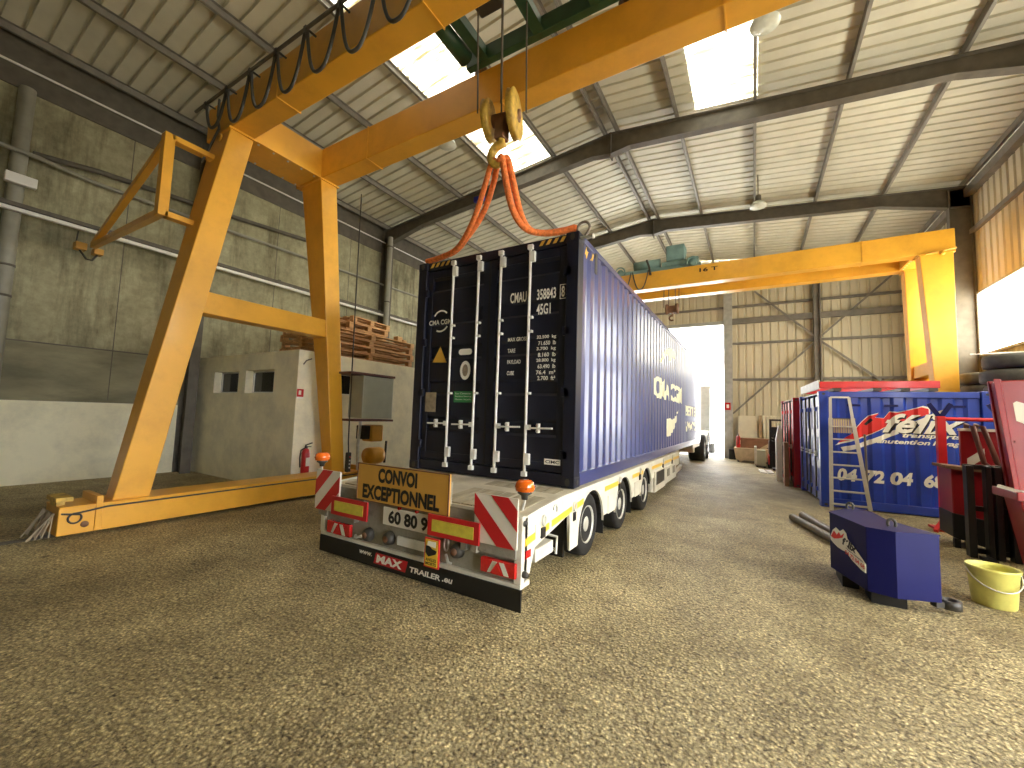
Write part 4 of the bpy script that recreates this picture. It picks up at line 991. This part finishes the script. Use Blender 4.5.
MB().tube([(HX+.01,.62,2.55),(HX+.03,.5,2.5),(HX+.02,.45,2.42)], .012, 6).build('wall_hook', 'dark_steel', hut)

def pallet_mesh(lx, ly, m='pallet'):
    mb = MB()
    n = 5
    for k in range(n):
        y = -ly/2 + (ly-.12)*k/(n-1)
        mb.box(-lx/2, lx/2, y, y+.12, .125, .15)
    for k in range(3):
        x = -lx/2 + (lx-.12)*k/2
        mb.box(x, x+.12, -ly/2, ly/2, .10, .125); mb.box(x, x+.12, -ly/2, ly/2, 0, .022)
        for j in range(3):
            y = -ly/2 + (ly-.12)*j/2
            mb.box(x, x+.12, y, y+.12, .022, .10)
    for j in range(3):
        y = -ly/2 + (ly-.12)*j/2
        mb.box(-lx/2, lx/2, y, y+.10, 0, .02)
    return mb
pm = {}
def pallet(x, y, z, lx, ly, m, label, rz=0):
    key = (lx, ly, m)
    if key not in pm:
        o = pallet_mesh(lx, ly).build('pallet', m); pm[key] = o; o['_used'] = 0
        del o['_used']
    else:
        o = pm[key].copy(); COL.objects.link(o)
    o.location = (x,y,z); o.rotation_euler = (0,0,rz)
    props(o, label, 'pallet', 'wooden pallets stacked on the block building')
pos = ('lowest', 'second from the bottom', 'third from the bottom', 'topmost')
for i in range(4):
    pallet(-4.10+.02*(i % 2), 2.08+.03*(i % 2), HZ+.152*i, 2.6, 1.4, 'pallet', 'large wooden pallet, %s of the wide stack at the building edge' % pos[i], PI/2)
for i in range(3):
    pallet(-4.40, 2.35+.05*i, HZ+.152*(4+i), 1.2, 1.0, 'pallet', 'smaller wooden pallet, %s of the three on top of the wide stack' % ('lowest','middle','topmost')[i], PI/2+.04*i)
for i, (y, l) in enumerate(((3.05,.16), (3.24,.12))):
    single(MB().box(-3.75, -3.6, y, y+l, HZ+.605, HZ+.605+(.16,.10)[i]), 'wood_block', 'pallet', ('taller','shorter')[i]+' offcut of wood standing on the pallet stack', 'wood')

def extinguisher(x, y, z, label, face=(1,0)):
    t = thing('fire_extinguisher', label, 'fire extinguisher', (x,y,z))
    MB().lathe([(.0,.0),(.07,.0),(.075,.02),(.075,.38),(.06,.44),(.03,.47),(.0,.47)], (x,y,z), n=18).build('cylinder', 'red_ext', t)
    MB().lathe([(.025,.46),(.03,.5),(.02,.52),(.0,.52)], (x,y,z), n=12).build('valve', 'cable', t)
    MB().bar((x,y-.02,z+.53),(x,y+.12,z+.57), .02, .02).bar((x,y-.02,z+.50),(x,y+.1,z+.50), .02, .015).build('lever', 'cable', t)
    MB().tube([(x,y-.02,z+.48),(x,y-.10,z+.44),(x,y-.115,z+.3),(x,y-.10,z+.12)], .014, 8).build('hose', 'cable', t)
    MB().box(x+.066, x+.078, y-.035, y+.04, z+.14, z+.3).build('label_plate', 'decal', t)
extinguisher(HX+.12, .56, .34, 'red fire extinguisher hung on the white block building')
s = thing('fire_sign', 'small red and white extinguisher sign on the corner of the block building', 'sign', (HX+.005,.43,1.8))
MB().box(HX+.001, HX+.008, .37, .50, 1.79, 1.94).build('plate', 'red_ext', s)
MB().box(HX+.008, HX+.010, .40, .45, 1.83, 1.91).build('pictogram', 'decal', s)
MB().box(HX+.001, HX+.008, .37, .50, 1.755, 1.79).build('caption_strip', 'decal', s)

# ================================================================ BLUE OFFICE CONTAINER "felix"
th = .0668
FC = thing('storage_container', 'short blue storage container lettered félix with a ladder leaning on it', 'container', (5.24,5.83,0), th)
FL, FW, FH = 2.43, 2.20, 2.25
def small_container(t, body, door_m):
    SPF = (FL-.30, .33, .04, .42, .14)
    MB().sheet((.15,.05,.16), (1,0,0), (0,0,1), (0,1,0), SPF[0], FH-.28, SPF[1], SPF[2], SPF[3], SPF[4]).build('side_panel', body, t)
    MB().sheet((.15,FW-.05,.16), (1,0,0), (0,0,1), (0,-1,0), SPF[0], FH-.28, SPF[1], SPF[2], SPF[3], SPF[4]).build('side_panel', body, t)
    MB().box(FL-.06, FL-.03, .1, FW-.1, .1, FH-.1).build('end_panel', body, t)
    MB().box(.03, FL-.03, .03, FW-.03, FH-.05, FH-.03).build('roof_panel', body, t)
    MB().box(.03, FL-.03, .03, FW-.03, .08, .12).build('floor_panel', body, t)
    for x in (0, FL-.14):
        for y in (0, FW-.14):
            MB().box(x, x+.14, y, y+.14, .1, FH-.1).build('corner_post', body, t, bev=.008)
            for z in (0, FH-.11):
                c = MB().box(x-.003, x+.155, y-.003, y+.155, z, z+.11).build('corner_casting', body, t, bev=.01)
                MB().prism([(.03*math.cos(R(a)),.022*math.sin(R(a))) for a in range(0,360,30)], (x+.075,y-.004 if y == 0 else y+.157,z+.055), (1,0,0), (0,0,1), .002).build('lock_hole', 'cable', c)
    for y in (.02, FW-.09):
        MB().box(.15, FL-.15, y, y+.07, FH-.12, FH-.01).build('top_rail', body, t, bev=.006)
        MB().box(.15, FL-.15, y, y+.07, .02, .17).build('bottom_rail', body, t, bev=.006)
    for k in range(2):
        y0, y1 = ((.15,FW/2-.005),(FW/2+.005,FW-.15))[k]
        d = MB().box(.03, .07, y0, y1, .12, FH-.1).build('door', door_m, t, bev=.01)
        for j in range(3):
            MB().box(.01, .035, y0+.08, y1-.08, .25+.62*j, .72+.62*j).build('door_panel', door_m, d, bev=.012)
        for yy in (y0+.2, y1-.2):
            MB().tube([(-.012,yy,.12),(-.012,yy,FH-.08)], .016, 8).build('lock_rod', 'cable', d)
            MB().box(-.03, .03, yy-.05, yy+.05, .95, 1.05).build('handle_catch', 'galv', d)
            MB().bar((-.03,yy,1.0),(-.03,yy+.3 if k == 0 else yy-.3,1.0), .02, .02).build('door_handle', 'cable', d)
            for z in (.3, FH-.35): MB().box(-.02, .03, yy-.04, yy+.04, z-.04, z+.04).build('rod_bracket', door_m, d)
    return SPF
SPF = small_container(FC, 'felix_blue', 'felix_blue')
CF = ((1,0,0), (0,1,0), (.15,.045,0)) + SPF
oF = (0,.045,0)
for (x, y) in ((.45,2.0), (1.0,2.0), (1.9,2.0)):
    poly([(x,1.96),(x+.2,1.96),(x+.2,2.0),(x,2.0)], 'vent', 'ballast', FC, (0,.04,0), (1,0,0), (0,0,1))
# red racing swoosh of the emblem, backed by a cream outline
sw = [(.28,1.24),(.52,1.44),(.62,1.60),(.78,1.78),(.92,1.83),(.86,1.75),(1.0,1.74),(1.08,1.86),(1.18,1.85),(1.24,1.78),(1.36,1.90),(1.52,1.96),(1.62,1.93),(1.62,1.84),(1.40,1.74),(1.15,1.66),(.95,1.54),(.72,1.40),(.48,1.30)]
cx = sum(p[0] for p in sw)/len(sw); cy = sum(p[1] for p in sw)/len(sw)
poly([(cx+(p[0]-cx)*1.05, cy+(p[1]-cy)*1.10) for p in sw], 'emblem_outline', 'decal', FC, oF, (1,0,0), (0,0,1), cut=CF)
poly(sw, 'emblem_swoosh', 'felix_red', FC, (0,.041,0), (1,0,0), (0,0,1), cut=CF)
poly([(.34,1.16),(.60,1.24),(.95,1.42),(1.25,1.60),(1.60,1.80),(1.80,1.92),(1.82,1.86),(1.62,1.73),(1.28,1.52),(.98,1.34),(.62,1.16),(.38,1.08)], 'emblem_swoosh', 'decal', FC, (0,.039,0), (1,0,0), (0,0,1), cut=CF)
poly([(.70,1.62),(.80,1.74),(.83,1.70),(.74,1.60)], 'emblem_detail', 'sign_black', FC, (0,.037,0), (1,0,0), (0,0,1), cut=CF)
text('f\u00e9lix', 'lettering', 'sign_black', FC, (.985,.037,1.455), (1.13,0,0), (0,0,.36), .035, .4, cut=CF)
text('f\u00e9lix', 'lettering', 'decal', FC, (.965,.033,1.475), (1.13,0,0), (0,0,.36), .025, .4, cut=CF)
text('transports', 'lettering', 'decal', FC, (1.24,.036,1.375), (.80,0,0), (0,0,.10), .03, .3, cut=CF)
text('manutention levage', 'lettering', 'decal', FC, (.74,.036,1.25), (1.35,0,0), (0,0,.11), .03, .3, cut=CF)
for (s, x0, x1) in (('04',.27,.57), ('72',.68,.97), ('04',1.06,1.38), ('68',1.51,1.82)):
    text(s, 'lettering', 'decal', FC, (x0,.038,.52), (x1-x0,0,0), (0,0,.24), .05, .15, cut=CF)
def loc2w(o, p):
    c, s = math.cos(th), math.sin(th)
    return (o.location.x + p[0]*c - p[1]*s, o.location.y + p[0]*s + p[1]*c, p[2])
# red flat frame lying on the blue container
t = thing('lifting_spreader', 'flat red steel spreader lying on top of the blue lettered container', 'spreader', (5.24,5.83,FH), th)
MB().box(.02, 1.78, .02, .12, .06, .19).build('side_beam', 'red_paint', t, bev=.008)
MB().box(.02, 1.78, 1.9, 2.0, .06, .19).build('side_beam', 'red_paint', t, bev=.008)
MB().box(.0, .03, .03, 1.98, .04, .22).build('white_end_plate', 'white', t)
MB().box(1.7, 1.78, .12, 1.9, .07, .18).build('end_beam', 'red_paint', t)
for x in (.3, .9, 1.3, 1.68): MB().box(x-.06, x+.06, .0, 2.0, .0, .06).build('bearer', 'cable', t)
# second container, red, behind
RC = thing('storage_container', 'red storage container mostly hidden behind the blue lettered container', 'container', (4.98,8.3,0), th)
small_container(RC, 'dark_red', 'red_paint')

# ladder leaning on the blue container, a post, brush
t = thing('ladder', 'aluminium platform ladder leaning on the blue lettered container', 'ladder', (5.6,5.6,0))
bL, tL = (5.37,5.58,0), (5.40,5.72,2.13); bR, tR = (5.93,5.62,0), (5.68,5.74,2.13)
def lp(z, side):
    z2 = min(z/1.75, 1)
    if side == 0: return Vector((5.36+.02*z, 5.54+.08*z, z))
    x = 5.93-.16*z2*1.0
    x = 5.93 - .118*min(z,1.72) - (.0 if z < 1.72 else (z-1.72)*.10)
    return Vector((x, 5.56+.08*z, z))
for s in (0, 1):
    MB().bar(lp(0,s), lp(1.72,s), .06, .028, (0,1,0)).bar(lp(1.72,s), lp(2.12,s), .045, .025, (0,1,0)).build('stile', 'alu', t)
MB().bar(lp(2.12,0), lp(2.12,1), .05, .03).build('top_bar', 'alu', t)
for k in range(7):
    z = .12+.24*k
    MB().bar(lp(z,0), lp(z,1), .08, .025, (0,0,1)).build('tread', 'alu', t)
mb = MB()
for k in range(9):
    a = lp(1.44,0)+Vector((.05+.036*k,.035,.0)); mb.box(a.x, a.x+.026, a.y, a.y+.02, 1.44, 1.70)
t2 = thing('broom', 'ribbed beige broom head caught between the ladder stiles', 'broom', tuple(lp(1.44,0)))
mb.build('bristles', 'board', t2)
a = lp(1.7,0); MB().box(a.x+.04, a.x+.38, a.y+.02, a.y+.05, 1.69, 1.72).build('head', 'pipe', t2)
single(MB().tube([(5.92,5.70,0),(5.915,5.80,1.43)], .018, 8), 'pole', 'pipe', 'thin brown pole leaning on the blue container right of the ladder', 'pole')
for i, (dx, l) in enumerate(((0,'left'), (.16,'right'))):
    single(MB().tube([(4.66+dx,4.05+.3*i,.055),(5.10+dx*.6,2.55+.3*i,.055)], .055, 12).tube([(4.66+dx,4.05+.3*i,.055),(4.668+dx,4.02+.3*i,.055)], .06, 12), 'steel_tube', 'pipe', '%s of the two dark steel tubes on the floor behind the blue ballast block' % l, 'pipe')

# ================================================================ BALLAST BLOCK, BUCKET
t = thing('ballast_block', 'dark blue steel ballast block with félix emblem on the floor at right', 'ballast', (5.15,1.1,0))
PB = [(4.80,1.29),(4.99,.71),(5.18,.655),(5.49,.775),(5.36,1.0),(5.24,1.25),(5.20,1.6),(5.06,1.76)]
MB().prism(PB, (0,0,.10), (1,0,0), (0,1,0), .565).build('body', 'ballast', t, bev=.006)
MB().prism([(5.15+(a-5.15)*1.012, 1.1+(b-1.1)*1.012) for a, b in PB], (0,0,.655), (1,0,0), (0,1,0), .014).build('top_plate', 'ballast', t)
for (x0, x1, y0, y1) in ((4.86,4.99,1.05,1.42), (5.02,5.26,.74,1.0), (5.05,5.16,1.35,1.65)): MB().box(x0, x1, y0, y1, 0, .1).build('foot', 'black', t)
for (x, y) in ((5.02,1.60), (5.20,.86)):
    MB().tube([(x+.028*math.cos(R(a)),y,.70+.04*math.sin(R(a))) for a in range(-40,221,20)], .012, 8).build('lifting_eye', 'cable', t)
MB().lathe([(.045,-.035),(.075,-.035),(.075,.035),(.045,.035),(.045,-.035)], (5.56,.86,.08), (0,0,1), 20).bar((5.44,.80,.08),(5.52,.84,.08), .06, .05).build('towing_eye', 'cable', t)
fu = (Vector((4.99,.71,0))-Vector((4.80,1.29,0))).normalized(); fn = Vector((-.95,-.31,0))
oB = Vector((4.80,1.29,0)) + fu.cross(Vector((0,0,1))).normalized()*.004
def bp(s, z): return tuple(oB + fu*s + Vector((0,0,z)))
UU = tuple(fu); VV = (0,0,1)
poly([(.02,.42),(.07,.50),(.13,.54),(.20,.52),(.26,.555),(.31,.53),(.33,.48),(.42,.44),(.50,.40),(.55,.37),(.605,.335),(.605,.255),(.54,.26),(.40,.30),(.30,.35),(.24,.345),(.16,.35),(.08,.37),(.03,.39)], 'emblem_backing', 'decal', t, oB, UU, VV, .003)
oB2 = oB + fu.cross(Vector((0,0,1))).normalized()*.004
poly([(.04,.43),(.10,.50),(.15,.47),(.19,.51),(.22,.48),(.28,.52),(.25,.47),(.17,.44),(.10,.42)], 'emblem_swoosh', 'felix_red', t, oB2, UU, VV, .002)
text('f\u00e9lix', 'lettering', 'sign_black', t, tuple(oB2+fu*.24+Vector((0,0,.405))), tuple(fu*.24+Vector((0,0,-.03))), (0,0,.08), .05, .3)
text('transports manutention', 'lettering', 'sign_black', t, tuple(oB2+fu*.30+Vector((0,0,.375))), tuple(fu*.27+Vector((0,0,-.045))), (0,0,.022), .02)
text('04 72 04 68', 'lettering', 'felix_red', t, tuple(oB2+fu*.29+Vector((0,0,.33))), tuple(fu*.30+Vector((0,0,-.05))), (0,0,.04), .03)

t = thing('bucket', 'yellow-green plastic bucket on the floor beside the red machine', 'bucket', (5.99,1.36,0))
MB().lathe([(.0,.0),(.135,.0),(.14,.01),(.165,.31),(.175,.32),(.175,.34),(.160,.34),(.156,.31),(.132,.02),(.0,.02)], (5.99,1.36,0), n=32).build('body', 'bucket', t)
MB().tube([(5.99-.172*math.cos(R(a))*1.0, 1.36-.12*math.sin(R(a))-.08*math.sin(R(a)), .30-.13*math.sin(R(a))) for a in range(0,181,12)], .006, 6).build('handle', 'galv', t)

# ================================================================ RED TRESTLE, BLACK CARRIAGE, RED MACHINE
t = thing('steel_trestle', 'bright red steel trestle with blue V-shaped heads in front of the blue container', 'trestle', (7.0,4.9,0))
for x in (6.69, 7.36):
    MB().box(x-.05, x+.05, 4.85, 4.95, .03, 1.78).build('post', 'red_paint', t, bev=.006)
    MB().box(x-.14, x+.14, 4.7, 5.1, 0, .03).build('foot_plate', 'red_paint', t)
    MB().bar((x-.01,4.9,1.77),(x-.13,4.9,1.98), .06, .03, (0,1,0)).bar((x+.01,4.9,1.77),(x+.13,4.9,1.98), .06, .03, (0,1,0)).build('cradle', 'ballast', t)
MB().tube([(6.69,4.9,1.74),(7.36,4.9,1.74)], .03, 10).build('cross_bar', 'red_paint', t)
MB().bar((6.69,4.88,.2),(6.5,4.6,.02), .05, .05).build('stay', 'red_paint', t)
t = thing('chevron_panel', 'red steel panel with white chevrons standing behind the black fork carriage', 'panel', (7.0,4.4,0))
MB().box(6.74, 7.45, 4.36, 4.42, .06, 1.58).build('sheet', 'dark_red', t, bev=.006)
MB().box(6.74, 7.45, 4.33, 4.45, 1.56, 1.60).build('top_edge', 'pale_refl', t)
for z in (.62, 1.02):
    poly([(6.80,z),(6.98,z+.16),(6.98,z+.30),(6.80,z+.14)], 'chevron', 'decal', t, (0,4.358,0), (1,0,0), (0,0,1))
    poly([(7.20,z+.12),(7.38,z+.28),(7.38,z+.40),(7.20,z+.26)], 'chevron', 'decal', t, (0,4.358,0), (1,0,0), (0,0,1))
for x in (6.8, 7.35): MB().box(x-.04, x+.04, 4.2, 4.6, 0, .06).build('foot', 'cable', t)
t = thing('rubber_hose', 'brown rubber hose draped over the red chevron panel', 'hose', (6.86,4.35,1.2))
for dx in (0, .1):
    MB().tube([(6.82+dx,4.5,1.3),(6.83+dx,4.42,1.66),(6.85+dx,4.28,1.62),(6.88+dx*1.2,4.22,1.35),(6.93+dx*1.3,4.24,1.12),(6.98+dx*1.3,4.24,1.06)], .03, 10).build('strand', 'hose_brown', t)
t = thing('lift_mast_box', 'dark red and black slanted steel box behind the fork carriage', 'machine part', (6.62,3.8,0))
MB().hexa([(6.42,3.65,.16),(6.74,3.65,.05),(6.74,4.1,.05),(6.42,4.1,.16),(6.42,3.65,1.05),(6.78,3.65,1.02),(6.78,4.1,1.02),(6.42,4.1,1.05)]).build('body', 'dark_red', t, bev=.01)
MB().hexa([(6.41,3.64,.14),(6.76,3.64,.04),(6.76,4.11,.04),(6.41,4.11,.14),(6.41,3.64,.46),(6.76,3.64,.4),(6.76,4.11,.4),(6.41,4.11,.46)]).build('skirt', 'black', t, bev=.01)
MB().hexa([(6.36,3.6,1.05),(6.78,3.6,1.02),(6.78,4.12,1.02),(6.36,4.12,1.05),(6.36,3.6,1.09),(6.78,3.6,1.06),(6.78,4.12,1.06),(6.36,4.12,1.09)]).build('lid', 'rust', t)
for (x, y) in ((6.46,3.7),(6.7,4.05)): MB().box(x-.03, x+.03, y-.03, y+.03, 0, .12).build('foot', 'black', t)
t = thing('fork_carriage', 'black steel fork carriage of upright bars standing before the red machine', 'fork carriage', (6.62,3.25,0))
for (x, w) in ((6.46,.07), (6.62,.05), (6.70,.06), (6.88,.16), (7.04,.06)):
    MB().box(x-w/2, x+w/2, 3.2, 3.32, 0, 1.13).build('upright', 'black', t, bev=.008)
for z in (.04, .56, 1.08): MB().box(6.44, 7.08, 3.3, 3.36, z, z+.06).build('cross_bar', 'black', t)
MB().box(6.72, 7.0, 3.32, 3.35, .1, 1.08).build('backing_plate', 'black', t)
for x in (6.55, 6.95): MB().box(x-.05, x+.05, 3.0, 3.2, .0, .04).build('fork', 'black', t)
t = thing('red_machine', 'tall dark red machine body with a white chevron at the right edge', 'machine', (7.2,2.4,0))
MB().hexa([(6.50,2.25,.95),(8.0,2.25,.95),(8.0,2.60,.95),(6.56,2.60,.95),(6.40,2.25,2.12),(8.0,2.25,2.18),(8.0,2.60,2.18),(6.46,2.60,2.12)]).build('upper_body', 'dark_red', t, bev=.012)
MB().hexa([(6.47,2.22,.95),(6.51,2.22,.95),(6.55,2.30,.95),(6.50,2.30,.95),(6.36,2.22,2.14),(6.41,2.22,2.14),(6.45,2.30,2.14),(6.40,2.30,2.14)]).build('edge_flange', 'dark_red', t, bev=.006)
MB().hexa([(6.53,2.54,.95),(6.58,2.54,.95),(6.60,2.63,.95),(6.55,2.63,.95),(6.43,2.54,2.14),(6.48,2.54,2.14),(6.50,2.63,2.14),(6.45,2.63,2.14)]).build('edge_flange', 'dark_red', t, bev=.006)
MB().box(6.46, 8.0, 2.15, 2.68, .86, .95).build('ledge', 'dark_red', t, bev=.01)
MB().bar((6.38,2.3,.99),(6.60,2.16,.93), .05, .03).build('hinge_bar', 'pale_refl', t)
MB().hexa([(6.62,2.2,.12),(8.0,2.2,.12),(8.0,2.66,.12),(6.66,2.66,.12),(6.50,2.2,.86),(8.0,2.2,.86),(8.0,2.66,.86),(6.54,2.66,.86)]).build('lower_body', 'dark_red', t, bev=.015)
poly([(6.505,1.88),(6.53,1.90),(6.90,1.74),(6.90,1.50),(6.52,1.69)], 'chevron', 'decal', t, (0,2.246,0), (1,0,0), (0,0,1))
MB().box(6.50, 8.0, 2.235, 2.25, 1.46, 1.48).build('seam', 'dark_red', t)
for x in (7.0, 7.7):
    MB().lathe([(.0,-.08),(.12,-.08),(.12,.08),(.0,.08)], (x,2.42,.12), (0,1,0), 16).build('wheel', 'rubber', t)

# ================================================================ TYRE STACKS
tyre_mesh = None
def tyre_stack(x, y, r, h, n, z0, place, group, rows):
    proto = None
    for i in range(n):
        if proto is None:
            prof = [(r*.58,.0),(r*.8,.01),(r*.95,.03),(r,.08),(r,h-.08),(r*.95,h-.03),(r*.8,h-.01),(r*.58,h),(r*.55,h-.04),(r*.75,h-.05),(r*.9,h/2),(r*.75,.05),(r*.55,.04),(r*.58,.0)]
            o = MB().lathe(prof, (0,0,0), n=32).build('tyre', 'lit_tyre'); proto = o
        else:
            o = proto.copy(); COL.objects.link(o)
        o.location = (x+random.uniform(-.025,.025), y+random.uniform(-.025,.025), z0+i*h)
        k = n-1-i
        word = ('topmost','second from the top','third from the top','fourth from the top','fifth from the top','sixth from the top','seventh from the top','eighth from the top','ninth from the top','lowest')[k]
        props(o, '%s tyre, %s of the stack %s' % (rows, word, place), 'tyre', group)
tyre_stack(8.71, 8.1, .46, .315, 10, 0.0, 'nearest the window', 'large tyres stacked under the window', 'large black')
tyre_stack(8.72, 9.35, .40, .29, 10, 0.0, 'behind the crane leg', 'smaller tyres stacked behind the crane leg', 'narrower black')
single(MB().tube([(8.35,8.9,3.28),(8.6,8.9,3.28),(9.2,8.9,3.3)], .014, 6), 'rod', 'white_plastic', 'thin white rod above the smaller tyre stack at the window', 'rod')

# ================================================================ CLUTTER ALONG THE BACK WALL
def leaning(name, x0, x1, y, h, th_, m, label, cat, lean=.12):
    mb = MB().hexa([(x0,y-th_,0),(x1,y-th_,0),(x1,y,0),(x0,y,0),(x0,y+lean-th_,h),(x1,y+lean-th_,h),(x1,y+lean,h),(x0,y+lean,h)])
    return single(mb, name, m, label, cat, bev=.004)
leaning('chipboard_panel', 3.55, 4.25, 15.95, 1.86, .04, 'radiator', 'pale board leaning on the back wall beside the doorway', 'board')
leaning('plank', 4.3, 4.42, 15.9, 1.9, .04, 'board', 'narrow wooden plank leaning upright between the pale board and the radiator', 'plank')
t = thing('radiator', 'cream ribbed radiator leaning on the back wall', 'radiator', (5.0,15.85,0))
for k in range(10): MB().box(4.46+.115*k, 4.46+.115*k+.085, 15.78, 15.92, .75, 1.86).build('column', 'radiator', t, bev=.02)
MB().box(4.44, 5.62, 15.82, 15.88, .78, .86).box(4.44, 5.62, 15.82, 15.88, 1.76, 1.9).build('header', 'radiator', t)
MB().box(4.5, 4.56, 15.8, 15.9, 0, .76).box(5.5, 5.56, 15.8, 15.9, 0, .76).build('foot', 'radiator', t)
leaning('chipboard_panel', 5.7, 6.2, 15.95, 1.9, .04, 'radiator', 'pale board leaning on the back wall behind the fork lift', 'board')
t = thing('wooden_crate', 'long brown crate on the floor against the back wall', 'crate', (4.3,14.9,0))
MB().box(3.62, 4.95, 14.75, 15.5, .55, .95).build('dark_upper_box', 'brown_board', t, bev=.01)
MB().hexa([(3.5,14.55,.08),(4.8,14.45,.08),(4.8,15.5,.08),(3.5,15.5,.08),(3.42,14.55,.56),(4.8,14.45,.56),(4.8,15.5,.56),(3.42,15.5,.56)]).build('lower_box', 'board', t, bev=.01)
MB().box(3.55, 4.8, 14.5, 15.4, 0, .08).build('skid', 'pipe', t)
single(MB().bar((3.62,14.38,.06),(4.72,14.30,.80), .05, .12), 'plank', 'board', 'plank lying slanted across the front of the brown crate', 'plank')
extinguisher(3.58, 14.64, .57, 'red fire extinguisher standing on the crate by the back doorway')
OFFX = None
single(MB().box(3.2, 3.52, 15.6, 16.0, 0, .42), 'block', 'black', 'black block at the foot of the doorway post', 'block', bev=.01)
t = thing('cabinet', 'small grey cabinet with white lid in front of the brown crate', 'cabinet', (4.4,13.2,0))
MB().box(4.17, 4.48, 13.0, 13.7, .03, .60).build('body', 'cabinet', t, bev=.02)
MB().box(4.13, 4.21, 12.98, 13.7, .05, .72).build('side_panel', 'white', t, bev=.01)
for (x, y) in ((4.21,13.05),(4.44,13.05),(4.21,13.6),(4.44,13.6)): MB().box(x-.03, x+.03, y-.03, y+.03, 0, .04).build('foot', 'black', t)
for i, dx in enumerate((0, .2)):
    o = MB().hexa([(4.30+dx,11.0,.0),(4.46+dx,11.0,.0),(4.40+dx,12.0,.0),(4.24+dx,12.0,.0),(4.30+dx,11.0,.035),(4.46+dx,11.0,.035),(4.40+dx,12.0,.035),(4.24+dx,12.0,.035)])
    single(o, 'plank', 'white_plastic', '%s of the two white planks lying on the floor before the fork lift' % ('left','right')[i], 'plank')
t = thing('forklift', 'small black and red forklift parked against the back wall', 'forklift', (4.8,13.0,0))
MB().box(4.55, 5.15, 12.7, 13.9, .12, .45).build('chassis', 'red_ext', t, bev=.04)
MB().box(4.58, 5.12, 13.1, 13.9, .45, .95).build('battery_body', 'black', t, bev=.04)
for x in (4.62, 5.05): MB().box(x-.035, x+.035, 12.55, 12.7, .06, 1.72).build('mast_rail', 'black', t)
for z in (.3, 1.0, 1.66): MB().box(4.62, 5.05, 12.58, 12.66, z, z+.06).build('mast_cross', 'black', t)
for x in (4.7, 4.97): MB().box(x-.05, x+.05, 11.75, 12.55, .05, .09).box(x-.05, x+.05, 12.5, 12.55, .05, .6).build('fork', 'black', t)
MB().box(4.68, 5.0, 13.2, 13.6, .95, 1.05).box(4.68, 5.0, 13.55, 13.65, 1.05, 1.45).build('seat', 'black', t, bev=.03)
MB().tube([(4.85,12.85,.8),(4.85,12.95,1.1)], .02, 6).tube([(4.85+.13*math.cos(R(a)),12.97,1.12+.1*math.sin(R(a))) for a in range(0,361,30)], .012, 6).build('steering_wheel', 'black', t)
for x in (4.60, 5.10):
    for y in (12.9, 13.7): MB().lathe([(.0,-.06),(.15,-.06),(.16,-.03),(.16,.03),(.15,.06),(.0,.06)], (x,y,.16), (1,0,0), 18).build('wheel', 'rubber', t)
leaning('plywood_sheet', 4.79, 4.88, 9.0, 1.1, .6, 'brown_board', 'brown wood panel standing beside the red container end', 'panel', .0)
single(MB().hexa([(4.64,9.3,1.1),(4.80,9.3,1.1),(4.80,9.8,1.1),(4.64,9.8,1.1),(4.72,9.3,1.52),(4.78,9.3,1.52),(4.78,9.8,1.52),(4.72,9.8,1.52)]).box(4.65, 4.79, 9.32, 9.78, 0, 1.1), 'white_panel', 'white', 'white sloping topped stand beside the brown wood panel', 'panel')
s = thing('fire_sign', 'small red sign on the pale doorway post', 'sign', (3.15,16.03,2.2))
MB().box(3.04, 3.26, 16.04, 16.049, 2.1, 2.42).build('plate', 'red_lens', s)
MB().box(3.1, 3.2, 16.034, 16.04, 2.18, 2.34).build('pictogram', 'decal', s)
